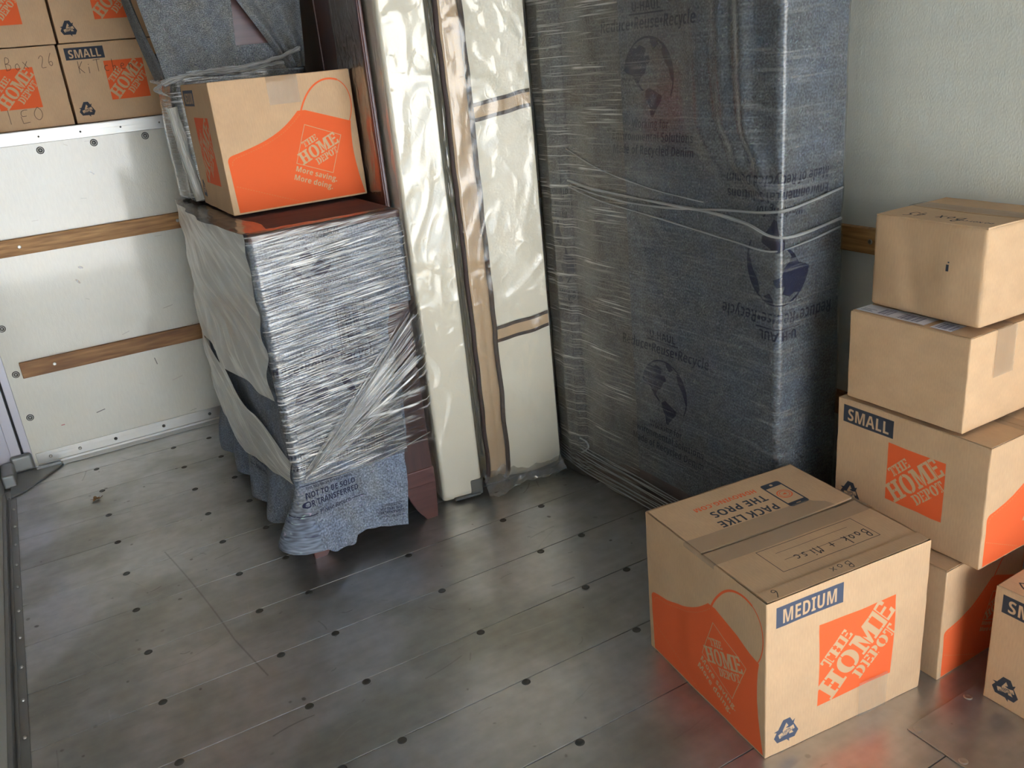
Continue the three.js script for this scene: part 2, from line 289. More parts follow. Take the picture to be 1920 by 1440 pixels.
// floor of aluminium planks laid across the bay
const floor = structure(group('floor'), 'worn grey metal plank floor with countersunk screws', 'floor');
{
  const W = 1024, H = 2048, c = canvas(W, H), x = c.getContext('2d'), im = x.createImageData(W, H), wx = 2.4, wz = 4.8;
  const rough = new Uint8Array(W * H * 4);
  for (let j = 0; j < H; j++) for (let i = 0; i < W; i++) {
    const u = i / W * wx, v = j / H * wz, k = (j * W + i) * 4;
    const dirt = smooth(-0.15, 0.35, fbm(u * 2.1, v * 2.6, 3, 4)), pl = Math.floor((v + 0.039) / 0.2505), band = n3(pl * 3.7, 9.1) * 0.08, st = fbm(u * 5, v * 42, 6, 3), sp = fbm(u * 26, v * 26, 8, 3);
    const f = (1 + band * 0.6 + 0.05 * st + 0.07 * sp) * lerp(1.06, 0.9, dirt);
    im.data[k] = 174 * f * lerp(1, 1.01, dirt); im.data[k + 1] = 173 * f; im.data[k + 2] = 172 * f * lerp(1, 0.95, dirt); im.data[k + 3] = 255;
    const r = clamp(0.325 + 0.07 * dirt + 0.05 * sp + 0.04 * st); rough[k] = rough[k + 1] = rough[k + 2] = r * 255; rough[k + 3] = 255;
  }
  x.putImageData(im, 0, 0); x.lineCap = 'round';
  const sx = W / wx, sz = H / wz;
  for (let n = 0; n < 700; n++) { const px = rr(0, W), py = rr(0, H), a = rnd() < 0.5 ? rr(-0.4, 0.4) : rr(0, 6.3), l = rr(4, 70) * rnd(); x.strokeStyle = rnd() < 0.55 ? `rgba(60,56,50,${rr(0.08, 0.4)})` : `rgba(205,203,198,${rr(0.06, 0.3)})`; x.lineWidth = rr(0.5, 1.4); x.beginPath(); x.moveTo(px, py); x.quadraticCurveTo(px + Math.cos(a) * l * 0.5 + rr(-4, 4), py + Math.sin(a) * l * 0.5 * 1 + rr(-4, 4), px + Math.cos(a) * l, py + Math.sin(a) * l); x.stroke(); }
  for (let n = 0; n < 260; n++) { const px = rr(0, W), py = rr(0, H), r = rr(0.6, 3.2); x.fillStyle = `rgba(50,44,38,${rr(0.1, 0.5)})`; x.beginPath(); x.ellipse(px, py, r, r * rr(0.5, 1), rr(0, 3), 0, 6.3); x.fill(); }
  x.strokeStyle = 'rgba(58,52,46,0.28)'; x.lineWidth = 1.6; x.beginPath(); x.moveTo(0.47 * sx, 1.16 * sz); x.quadraticCurveTo(0.53 * sx, 1.5 * sz, 0.56 * sx, 1.82 * sz); x.lineTo(0.60 * sx, 2.04 * sz); x.stroke();
  const map = canvasTexture(c), rm = new THREE.DataTexture(rough, W, H); rm.flipY = true; rm.magFilter = THREE.LinearFilter; rm.needsUpdate = true;
  const bump = dataTexture(512, 512, (u, v) => 0.5 + 0.4 * tile(u, v, 30, 30, 5, 3));
  bump.repeat.set(5, 10);
  const plankMat = new THREE.MeshStandardMaterial({ map, roughnessMap: rm, roughness: 1, metalness: 0.85, bumpMap: bump, bumpScale: 0.00012 });
  const Z0 = -0.039, P = 0.2505;
  const rivet = new THREE.LatheGeometry([[0, 0.0008], [0.004, 0.0008], [0.005, 0.0016], [0.0095, 0.0022], [0.0115, 0.0004], [0.0118, 0]].map((p) => new THREE.Vector2(...p)), 14);
  for (let k = 0; k < 19; k++) {
    const z0 = Math.max(0.001, Z0 + k * P), z1 = Math.min(ZR, Z0 + (k + 1) * P);
    const g = box(XR - XL - 0.002, 0.028, z1 - z0 - 0.0026, (XL + XR) / 2, -0.014, (z0 + z1) / 2, 0.0007, 1);
    const p = g.attributes.position, uv = g.attributes.uv; for (let i = 0; i < p.count; i++) uv.setXY(i, (p.getX(i) + 0.02) / wx, 1 - p.getZ(i) / wz);
    const plank = mesh('plank', g, plankMat, floor);
    if (k > 0) for (const rx of [0.315, 0.635, 0.79, 1.13, 1.485, 1.64, 1.98, 2.2]) { if (z0 > 3.05 && rx > 1.7) continue; const r = mesh('screw_head', rivet, screwMetal, plank); r.position.set(rx + rr(-0.003, 0.003), 0, z0 + 0.011); r.rotation.y = rr(0, 6); }
  }
  mesh('underlay', box(XR - XL + 0.1, 0.03, ZR - ZA, (XL + XR) / 2, -0.0455, (ZR + ZA) / 2, 0), new THREE.MeshStandardMaterial({ color: 0x2a2724, roughness: 1 }), floor);
  const hg = box(0.50, 0.004, 0.85, 1.748 + 0.25, 0.002, 3.121 + 0.425, 0.0015), hp = hg.attributes.position, hu = hg.attributes.uv; for (let i = 0; i < hp.count; i++) hu.setXY(i, (hp.getX(i) - 0.9) / wx, 1 - (hp.getZ(i) - 1.4) / wz);
  const hatch = part(mesh('access_plate', hg, plankMat, floor), 'screwed metal access plate let into the floor');
  for (const [a, b] of [[1.764, 3.137], [1.941, 3.137], [1.762, 3.249], [1.762, 3.5], [2.1, 3.137]]) { const r = mesh('screw_head', rivet, zinc, hatch); r.position.set(a, 0.004, b); r.scale.setScalar(0.85); }
}

// front wall below the attic ledge
const wallFront = structure(group('wall_front'), 'white glass-fibre front wall with wooden slats below the attic ledge', 'wall');
{
  const w = XR - XL, map = wallCanvas(2.4, 1.34, (x, X, Y) => {
    x.strokeStyle = 'rgba(40,36,34,0.7)'; x.lineWidth = 2;
    for (const [a, b, c, d] of [[0.42, 0.175, 0.455, 0.182], [0.71, 0.36, 0.715, 0.33], [0.645, 1.205, 0.66, 1.19]]) { x.beginPath(); x.moveTo(X(a), Y(b)); x.lineTo(X(c), Y(d)); x.stroke(); }
    x.fillStyle = 'rgba(126,92,58,0.85)'; x.beginPath(); x.ellipse(X(0.515), Y(0.82), 7, 4, 0.4, 0, 6.3); x.fill(); x.beginPath(); x.ellipse(X(0.49), Y(0.765), 3, 9, -0.6, 0, 6.3); x.fill();
    x.fillStyle = 'rgba(180,60,60,0.6)'; x.fillRect(X(0.27), Y(0.16), 10, 3);
  });
  const g = patch((u, v) => [XL + 0.13 + u * (w - 0.13), v * 1.338, 0], lin(8), lin(6), (u, v) => [(0.13 + u * (w - 0.13)) / 2.4, v]);
  const panel = mesh('panel', mergeGeometries([g, box(w, 1.338, 0.045, (XL + XR) / 2, 0.669, -0.0235, 0).toNonIndexed()].map((q) => { q = q.index ? q.toNonIndexed() : q; return q; })), frp(map), wallFront);
  panel.material.bumpMap = frpBump.clone(); panel.material.bumpMap.repeat.set(6, 2.2); panel.material.bumpScale = 0.0007; panel.material.clearcoatRoughness = 0.08;
  // corner post of folded painted sheet
  const post = mesh('corner_post', mergeGeometries([box(0.030, 1.338, 0.012, 0.074, 0.669, 0.006), box(0.040, 1.338, 0.02, 0.030, 0.669, 0.012), box(0.052, 1.338, 0.006, -0.013, 0.669, 0.002)]), lilacPaint, wallFront);
  const seam = mesh('post_gasket', box(0.009, 1.33, 0.008, 0.0545, 0.669, 0.004, 0.001), rubber, post);
  // two wooden slats with screws
  const screw = new THREE.LatheGeometry([[0, 0.001], [0.003, 0.0012], [0.0055, 0.0022], [0.0075, 0]].map((p) => new THREE.Vector2(...p)), 12); screw.rotateX(Math.PI / 2);
  for (const [y0, y1, x0, m, z] of [[0.914, 0.982, XL + 0.10, slatWood, 0.011], [0.405, 0.474, 0.145, slatWood2, 0.011]]) {
    const s = mesh('slat', metric(box(XR - 0.01 - x0, y1 - y0, 0.022, (XR - 0.01 + x0) / 2, (y0 + y1) / 2, z, 0.003), 0.7), m, wallFront);
    for (const sx of [0.275, 0.9, 1.5, 2.1]) { const q = mesh('screw', screw, zinc, s); q.position.set(sx, (y0 + y1) / 2, 0.022); }
  }
  // bottom rail
  const rail = mesh('bottom_rail', mergeGeometries([box(2.18, 0.052, 0.004, 0.10 + 1.09, 0.034, 0.003, 0.0015), box(2.18, 0.012, 0.016, 1.19, 0.006, 0.01, 0.002), box(2.18, 0.003, 0.05, 1.19, 0.0018, 0.038, 0.001)]), aluminium, wallFront);
  const dome = new THREE.SphereGeometry(0.0075, 12, 6, 0, 6.3, 0, Math.PI / 2); dome.rotateX(Math.PI / 2);
  for (const sx of [0.155, 0.275, 0.425, 0.635, 0.845, 1.055, 1.265]) mesh('rivet', dome, sx > 0.4 ? screwMetal : zinc, rail).position.set(sx, 0.034, 0.005);
  // bolts below the ledge and beside the post
  const cup = new THREE.LatheGeometry([[0, 0.0045], [0.004, 0.004], [0.0055, 0.0015], [0.0075, 0.0015], [0.0085, 0.004], [0.0115, 0.0035], [0.0125, 0]].map((p) => new THREE.Vector2(...p)), 18), gasket = new THREE.TorusGeometry(0.0128, 0.0019, 6, 20), pit = new THREE.TorusGeometry(0.0065, 0.0017, 6, 16); cup.rotateX(Math.PI / 2);
  for (const [bx, by] of [[0.448, 1.308], [0.65, 1.312], [0.853, 1.314], [1.06, 1.314], [0.124, 0.628], [0.122, 0.425], [0.124, 0.226], [0.124, 0.83]]) { const q = mesh('bolt', cup, zinc, wallFront); q.position.set(bx, by, 0); mesh('gasket', gasket, rubber, q); mesh('recess_ring', pit, rubber, q).position.z = 0.0017; }
  // cast bracket in the corner
  const br = mesh('corner_bracket', mergeGeometries([box(0.085, 0.075, 0.035, 0.045, 0.045, 0.028, 0.014, 4), box(0.05, 0.06, 0.16, -0.012, 0.03, 0.10, 0.01, 3), box(0.10, 0.014, 0.012, 0.14, 0.012, 0.058, 0.003, 2)]), dullMetal, wallFront);
  const sh = new THREE.Shape([[0, 0], [0.205, 0], [0.205, -0.02], [0.06, -0.20], [0, -0.24]].map((p) => new THREE.Vector2(...p)));
  const pl = new THREE.ExtrudeGeometry(sh, { depth: 0.005, bevelEnabled: true, bevelSize: 0.003, bevelThickness: 0.002, bevelSegments: 2 }); pl.rotateX(-Math.PI / 2); pl.translate(-0.012, 0.002, 0.045);
  mesh('bracket_plate', pl, dullMetal, br);
}

// left wall, seen almost edge on
const wallLeft = structure(group('wall_left'), 'white left side wall with metal floor rail', 'wall');
{
  mesh('panel', metric(box(0.05, HC + 0.02, ZR - ZA, XL - 0.025, HC / 2, (ZR + ZA) / 2, 0), 2.4), frp(wallCanvas(1.4, 1.4)), wallLeft);
  const rail = mesh('floor_rail', mergeGeometries([box(0.012, 0.030, ZR - 0.32, XL + 0.006, 0.015, 0.30 + (ZR - 0.32) / 2, 0.002), box(0.038, 0.004, ZR - 0.32, XL + 0.026, 0.002, 0.30 + (ZR - 0.32) / 2, 0.0015), box(0.006, 0.010, ZR - 0.32, XL + 0.020, 0.006, 0.30 + (ZR - 0.32) / 2, 0.0015)]), dullMetal, wallLeft);
  const dome = new THREE.SphereGeometry(0.006, 10, 5, 0, 6.3, 0, Math.PI / 2);
  for (let z = 0.42; z < 3.2; z += 0.165) { mesh('rivet', dome, zinc, rail).position.set(XL + 0.034, 0.004, z); }
}
const wallRight = structure(group('wall_right'), 'white right side wall with wooden slats', 'wall');
{
  const g = box(0.05, HC + 0.02, ZR - ZA, XR + 0.025, HC / 2, (ZR + ZA) / 2, 0), map = wallCanvas(2.4, 2.2, (x, X, Y) => { x.strokeStyle = 'rgba(60,50,40,0.75)'; x.lineWidth = 2; for (const [a, b] of [[1.9, 1.32], [1.96, 1.30], [1.55, 1.05], [2.2, 1.28]]) { x.beginPath(); x.moveTo(X(a), Y(b)); x.lineTo(X(a) + 9, Y(b) - 14); x.stroke(); } });
  const panel = mesh('panel', metric(g, 2.4), frp(map), wallRight); panel.material.bumpMap = frpBump.clone(); panel.material.bumpMap.repeat.set(6, 6); panel.material.bumpScale = 0.0007;
  const screw = new THREE.LatheGeometry([[0, 0.001], [0.003, 0.0012], [0.0055, 0.0022], [0.0075, 0]].map((p) => new THREE.Vector2(...p)), 12); screw.rotateZ(Math.PI / 2);
  for (const [y0, y1, m] of [[0.897, 0.966, slatWood], [0.40, 0.47, slatWood2]]) {
    const s = mesh('slat', metric(box(0.022, y1 - y0, ZR - 0.3, XR - 0.011, (y0 + y1) / 2, 0.1 + (ZR - 0.3) / 2, 0.003), 0.7), m, wallRight);
    for (const sz of [0.6, 1.4, 2.53, 3.4]) mesh('screw', screw, zinc, s).position.set(XR - 0.022, (y0 + y1) / 2, sz);
  }
}
// attic over the cab, ceiling, rear frame
{
  const white = new THREE.MeshStandardMaterial({ color: 0xe6e4da, roughness: 0.5 }), sheet = new THREE.MeshStandardMaterial({ color: 0xa9a8a4, roughness: 0.5, metalness: 0.3 }), W = XR - XL, cx = (XL + XR) / 2;
  structure(mesh('wall_attic', box(W + 0.1, HC - 1.3, 0.05, cx, 1.3 + (HC - 1.3) / 2, ZA - 0.025, 0), white), 'white back wall of the attic over the cab', 'wall');
  const at = structure(group('floor_attic'), 'attic deck over the cab with aluminium edge', 'floor');
  mesh('deck', box(W, 0.045, -ZA, cx, LEDGE - 0.0225, ZA / 2, 0), white, at);
  const lip = mesh('edge_rail', mergeGeometries([box(W - 0.14, 0.05, 0.006, cx + 0.07, 1.361, 0.004, 0.002), box(W - 0.14, 0.006, 0.03, cx + 0.07, LEDGE, -0.008, 0.002)]), aluminium, at);
  const dot = new THREE.SphereGeometry(0.004, 8, 4, 0, 6.3, 0, Math.PI / 2); dot.rotateX(Math.PI / 2);
  for (let k = 0; k < 14; k++) mesh('rivet', dot, screwMetal, lip).position.set(0.30 + k * 0.155, 1.361, 0.007);
  structure(mesh('ceiling', box(W + 0.1, 0.05, ZR - ZA + 0.05, cx, HC + 0.035, (ZR + ZA) / 2, 0), sheet), 'grey sheet metal roof of the cargo bay', 'ceiling');
  structure(mesh('wall_rear', mergeGeometries([box(W + 0.1, 0.24, 0.08, cx, HC - 0.10, ZR + 0.04, 0), box(0.07, HC, 0.08, XL - 0.02, HC / 2, ZR + 0.04, 0), box(0.07, HC, 0.08, XR + 0.02, HC / 2, ZR + 0.04, 0)]), aluminium), 'metal frame of the open rear doorway', 'door frame');
  const conc = new THREE.MeshStandardMaterial({ map: dataTexture(512, 512, (u, v) => { const f = 0.64 + 0.07 * tile(u, v, 9, 9, 2, 4) + 0.03 * n3(u * 150, v * 150); return [f * 1.0, f * 0.94, f * 0.83]; }, true), roughness: 0.95 });
  const gg = new THREE.PlaneGeometry(80, 80, 8, 8); gg.rotateX(-Math.PI / 2); const uv = gg.attributes.uv; for (let i = 0; i < uv.count; i++) uv.setXY(i, uv.getX(i) * 20, uv.getY(i) * 20); gg.translate(0, -0.86, 0);
  const leafy = new THREE.MeshStandardMaterial({ map: dataTexture(256, 256, (u, v) => { const f = 0.5 + 0.9 * tile(u, v, 40, 40, 3, 2); return [0.20 * f, 0.26 * f, 0.12 * f]; }, true), roughness: 0.9, side: THREE.DoubleSide });
  for (const [x0, m, side] of [[-1.5, 1, 'left'], [5.4, -1, 'right']]) {
    const hg = patch((u, v) => { const z = 5.4 + u * 14, y = -0.86 + v * 4.6, k = 0.35 * fbm(z * 0.9 + x0, y * 0.9, 2, 4); return [x0 + m * (k - 0.5 * v * v), y, z]; }, lin(120), lin(60), (u, v) => [u * 14, v * 5], m < 0);
    const hb = patch((u, v) => { const q = v * Math.PI, z = 5.4 + u * 14; return [x0 - m * (0.7 + 0.9 * Math.sin(q / 2)), -0.86 + 4.6 * Math.cos(q / 2), z]; }, lin(20), lin(8));
    structure(mesh('hedge', mergeGeometries([hg, hb]), leafy), `dark green hedge along the ${side} side of the driveway outside`, 'hedge');
  }
  const stucco = new THREE.MeshStandardMaterial({ color: 0xe6dcc8, roughness: 0.95 }), house = structure(group('garage_front'), 'pale sunlit garage front across the driveway outside', 'building');
  mesh('facade', box(7.2, 4.0, 0.3, 2.0, 1.14, 9.8, 0.02), stucco, house);
  for (let k = 0; k < 4; k++) mesh('door_panel', box(4.8, 0.47, 0.05, 2.0, -0.6 + k * 0.5, 9.64, 0.02), new THREE.MeshStandardMaterial({ color: 0xefe9dc, roughness: 0.6 }), house);
  mesh('eave', box(7.6, 0.12, 0.5, 2.0, 3.20, 9.7, 0.03), new THREE.MeshStandardMaterial({ color: 0x8a6a50, roughness: 0.8 }), house);
  structure(mesh('ground', gg, conc), 'sunlit concrete driveway outside the rear doorway', 'driveway');
}

// ---------------------------------------------------------------- cartons
const ring = (L, r, n) => { const a = [0, 0.35 * r, r]; for (let i = 1; i < n; i++) a.push(r + (L - 2 * r) * i / n); a.push(L - r, L - 0.35 * r, L); return a.map((x) => x - L / 2); };
let cartonCount = 0;
function cartonBody(w, h, d, r = 0.004, bulge = 0.003) {
  const o = ++cartonCount * 13.3, X = ring(w, r, 10), Y = ring(h, r, 10), Z = ring(d, r, 10), H = [w / 2, h / 2, d / 2];
  const fix = (p, ax) => {
    const q = p.map((v, i) => clamp(v, -(H[i] - r), H[i] - r)), n = new THREE.Vector3(p[0] - q[0], p[1] - q[1], p[2] - q[2]).normalize();
    const t = p.map((v, i) => i === ax ? 1 : 1 - (Math.abs(v) / H[i]) ** 4), k = t[0] * t[1] * t[2] * bulge * (0.55 + 1.6 * n3(p[0] * 5 + o, p[1] * 5, p[2] * 5));
    const e = 0.0012 * n3(p[0] * 22 + o, p[1] * 22, p[2] * 22);
    return [q[0] + n.x * (r + k + e), q[1] + n.y * (r + k + e) + h / 2, q[2] + n.z * (r + k + e)];
  };
  const U = (L) => (v) => v / L + 0.5;
  const f = [
    patch((u, v) => fix([H[0], v, -u], 0), Z, Y, (u, v) => [U(d)(u), U(h)(v)]),
    patch((u, v) => fix([-H[0], v, u], 0), Z, Y, (u, v) => [U(d)(u), U(h)(v)]),
    patch((u, v) => fix([u, v, H[2]], 2), X, Y, (u, v) => [U(w)(u), U(h)(v)]),
    patch((u, v) => fix([-u, v, -H[2]], 2), X, Y, (u, v) => [U(w)(u), U(h)(v)]),
    patch((u, v) => fix([u, -H[1], v], 1), X, Z, (u, v) => [U(w)(u), U(d)(v)]),
  ];
  return mergeGeometries(f, true);
}
// seam 'x': the two top flaps meet along a line across x; sag lowers the meeting edges
function carton(name, size, pos, turn, faces, o = {}) {
  const [w, h, d] = size, t = group(name, scene, pos, turn), plain = plainCard[o.tone ?? 0];
  mesh('body', cartonBody(w, h, d, o.r ?? 0.004, o.bulge ?? 0.003), [faces.px ?? plain, faces.nx ?? plain, faces.pz ?? plain, faces.nz ?? plain, plain], t);
  const along = o.seam === 'z' ? 'z' : 'x', A = along === 'x' ? w : d, B = along === 'x' ? d : w, gap = o.gap ?? 0.003, top = faces.top ?? plain;
  const lip = o.lip ?? 0.0035;
  for (const s of [-1, 1]) {
    const L = B / 2 - gap / 2 - lip, g = new THREE.BoxGeometry(along === 'x' ? A - 2 * lip : L, 0.0045, along === 'x' ? L : A - 2 * lip, along === 'x' ? 14 : 10, 1, along === 'x' ? 10 : 14);
    const c = s * (gap / 2 + L / 2); g.translate(along === 'x' ? 0 : c, h - 0.0024, along === 'x' ? c : 0);
    const p = g.attributes.position, uv = g.attributes.uv;
    for (let i = 0; i < p.count; i++) {
      const x = p.getX(i), z = p.getZ(i), a = along === 'x' ? x : z, b = along === 'x' ? z : x, k = 1 - Math.abs(b) / (B / 2);
      uv.setXY(i, x / w + 0.5, 0.5 - z / d);
      p.setY(i, p.getY(i) + (o.sag ?? -0.002) * k * (1 - (2 * a / A) ** 4 * 0.6) + 0.0012 * n3(x * 9 + cartonCount * 5, z * 9) + (o.lift ? o.lift(a, b, s) : 0));
    }
    g.computeVertexNormals(); mesh('top_flap', g, top, t);
  }
  // inner flaps closing the top below the outer ones
  mesh('inner_flap', box(w - 0.012, 0.004, d - 0.012, 0, h - 0.05 + Math.min(0, o.sag ?? 0), 0, 0), cardInside, t);
  return t;
}
const tapeFilm = new THREE.MeshPhysicalMaterial({ color: 0xb09c86, roughness: 0.14, transparent: true, opacity: 0.34, ior: 1.6, bumpMap: bumpB, bumpScale: 0.0012, side: THREE.DoubleSide });
const clearTape = new THREE.MeshPhysicalMaterial({ color: 0xd8cdbd, roughness: 0.1, transparent: true, opacity: 0.22, ior: 1.7, bumpMap: bumpB, bumpScale: 0.004, side: THREE.DoubleSide });
// packing tape along the middle of the top and down both ends
function topTape(t, size, o = {}) {
  const [w, h, d] = size, half = (o.width ?? 0.05) / 2, drop = o.drop ?? 0.07, A = o.seam === 'z' ? d : w, e = 0.0018, a0 = -A / 2 - drop, a1 = A / 2 + drop;
  const f = (u, v) => {
    let a = u, y = h + e; const r = 0.004; if (Math.abs(u) > A / 2) { y = h - (Math.abs(u) - A / 2); a = Math.sign(u) * (A / 2 + 0.0022 + (o.out ?? 0.0015)); }
    else y = h + e + (o.sag ?? -0.002) * (1 - (2 * u / A) ** 4 * 0.6) * 0.75 + 0.0006 * n3(u * 40, v * 60) + (o.lift ? o.lift(u, 0, 1) : 0);
    if (Math.abs(u) > A / 2 - r && Math.abs(u) <= A / 2) y = Math.max(y, h + 0.001);
    const b = (o.at ?? 0) + v; return o.seam === 'z' ? [b, y, a] : [a, y, b];
  };
  const us = [...lin(4, a0, -A / 2 - 0.002), -A / 2 + 0.001, ...lin(22, -A / 2 + 0.006, A / 2 - 0.006), A / 2 - 0.001, ...lin(4, A / 2 + 0.002, a1)];
  return part(mesh('packing_tape', patch(f, us, lin(4, -half, half), (u, v) => [u / 0.3, v / 0.3], o.seam !== 'z'), tapeFilm, t), 'clear packing tape strip');
}

const S = [0.406, 0.305, 0.305], M = [0.457, 0.406, 0.457];   // small carton: length, height, width; medium carton
const smallSide = cardboard(paintSide(S[0], S[1], 'SMALL'));
const smallKitchen = cardboard(paintSide(S[0], S[1], 'SMALL', (x, W, H) => { scrawl(x, 'KiTchen', W * 0.13, H * 0.22, H * 0.15, W * 0.078, 3, 'rgba(60,44,34,0.85)'); }));
const smallBox26 = cardboard(paintSide(S[0], S[1], 'SMALL', (x, W, H) => { scrawl(x, 'Box 26', W * 0.52, H * 0.10, H * 0.16, W * 0.075, 3, 'rgba(70,50,38,0.75)'); scrawl(x, 'IEO', W * 0.40, H * 0.74, H * 0.17, W * 0.12, 3, 'rgba(70,50,38,0.8)'); }));
const smallApron = cardboard(paintApron(S[2], S[1], true, 0.9));
const mediumSide = cardboard(paintSide(M[0], M[1], 'MEDIUM', null, BLUEINK));
const mediumApron = cardboard(paintApron(M[0], M[1]));

// attic row
const AT = { bulge: 0.0015 }, atticGroup = 'cartons on the attic ledge';
tag(carton('moving_box', S, [0.8145, LEDGE + 0.004, -0.185], 0, { pz: smallKitchen }, AT), 'small printed carton with KITCHEN scrawled on it, on the attic ledge', 'cardboard box', atticGroup);
tag(carton('moving_box', S, [0.3995, LEDGE + 0.004, -0.187], 0, { pz: smallBox26 }, AT), 'small printed carton with Box 26 scrawled on it, on the attic ledge', 'cardboard box', atticGroup);
tag(carton('moving_box', S, [0.822, LEDGE + 0.004 + S[1] + 0.004, -0.186], 0, { pz: smallSide }, AT), 'small printed carton stacked on top of the carton marked KITCHEN', 'cardboard box', atticGroup);
tag(carton('moving_box', S, [0.407, LEDGE + 0.004 + S[1] + 0.004, -0.189], 0, { pz: smallSide }, AT), 'small printed carton stacked on top of the carton marked Box 26', 'cardboard box', atticGroup);

// the carton on the wrapped dresser
const HD = 1.0925;
{
  const t = carton('moving_box', M, [1.136, HD, 0.977], 0.0, { pz: mediumApron, nx: mediumSide }, { gap: 0.004 });
  tag(t, 'medium carton with orange apron print standing on the wrapped dresser', 'cardboard box');
  topTape(t, M, { seam: 'z', drop: 0.085, at: 0.0, width: 0.10, out: 0.003 });
}

// medium carton in the foreground
{
  const c = kraft(M[0], M[2], 1800), x = c.getContext('2d'), W = c.width, H = c.height;
  x.save(); x.translate(W, H); x.rotate(Math.PI);                // the print reads from the far side
  // form with two lines
  x.strokeStyle = 'rgb(50,42,38)'; x.lineWidth = 2.5; x.strokeRect(W * 0.165, H * 0.165, W * 0.60, H * 0.20); x.lineWidth = 1.6; for (const v of [0.245, 0.31]) { x.beginPath(); x.moveTo(W * 0.24, H * v); x.lineTo(W * 0.69, H * v); x.stroke(); }
  scrawl(x, 'Book & Misc', W * 0.185, H * 0.18, H * 0.07, W * 0.042, 4.5);
  x.fillStyle = INK; x.font = `bold ${H * 0.085}px sans-serif`; x.textAlign = 'left'; x.textBaseline = 'alphabetic';
  x.save(); x.translate(W * 0.37, H * 0.70); x.scale(0.92, 1); x.fillText('PACK LIKE', 0, 0); x.fillText('THE PROS', 0, H * 0.10); x.restore();
  x.fillStyle = ORANGE; x.font = `bold ${H * 0.05}px sans-serif`; x.fillText('HDMOVING.COM', W * 0.37, H * 0.875);
  // phone
  const px = W * 0.20, py = H * 0.615, pw = W * 0.125, ph = H * 0.265; x.fillStyle = INK; x.beginPath(); x.roundRect(px, py, pw, ph, 14); x.fill(); x.fillStyle = KR(1); x.fillRect(px + pw * 0.07, py + ph * 0.15, pw * 0.86, ph * 0.68); x.beginPath(); x.arc(px + pw / 2, py + ph * 0.915, pw * 0.08, 0, 6.3); x.fill(); x.fillRect(px + pw * 0.38, py + ph * 0.06, pw * 0.24, ph * 0.02);
  x.strokeStyle = ORANGE; x.lineWidth = 5; x.beginPath(); x.arc(px + pw / 2, py + ph * 0.49, pw * 0.32, 0, 6.3); x.stroke(); x.lineWidth = 3; x.beginPath(); x.arc(px + pw / 2, py + ph * 0.49, pw * 0.22, 0, 6.3); x.stroke(); x.fillStyle = ORANGE; x.beginPath(); x.moveTo(px + pw * 0.42, py + ph * 0.45); x.lineTo(px + pw * 0.62, py + ph * 0.49); x.lineTo(px + pw * 0.42, py + ph * 0.53); x.fill();
  x.restore();
  const top = cardboard(canvasTexture(c));
  const lift = (a, b, s) => s < 0 ? 0.004 * smooth(0.05, 0.2, a) * (1 - Math.abs(b) / 0.23) : 0;
  const t = carton('moving_box', M, [1.6805, 0, 2.80], -0.095, { pz: mediumSide, nx: mediumApron, top }, { gap: 0.009, sag: -0.005, lip: 0.006, lift, bulge: 0.004 });
  tag(t, 'medium carton on the floor beside the stack, phone print and form on its top', 'cardboard box');
  topTape(t, M, { width: 0.115, drop: 0.010, sag: -0.005 });
  // paper tape with writing along the front edge of the top
  const pc = kraft(0.457, 0.034, 1800, [188, 150, 112]), q = pc.getContext('2d'); q.save(); q.translate(pc.width, pc.height); q.rotate(Math.PI); scrawl(q, 'Box', pc.width * 0.46, 10, 42, 38, 3); scrawl(q, '6', pc.width * 0.90, 8, 46, 44, 3); q.restore();
  part(mesh('paper_tape', patch((u, v) => [u * (M[0] / 2 - 0.004), M[1] + 0.0016 + 0.0005 * n3(u * 12, v * 30), M[2] / 2 - 0.003 - v], lin(20, -1, 1), lin(3, 0, 0.034), (u, v) => [u / 2 + 0.5, v / 0.034]), cardboard(canvasTexture(pc)), t), 'brown paper tape with scrawled writing');
  // wrinkled clear tape below the logo
  part(mesh('packing_tape', patch((u, v) => [0.03 + u, 0.0 + v, M[2] / 2 + 0.004 + 0.003 * Math.abs(n3(u * 60, v * 14)) + 0.002], lin(26, 0, 0.085), lin(26, 0.004, 0.10), (u, v) => [v / 0.12, u / 0.12]), clearTape, t), 'wrinkled clear packing tape');
}
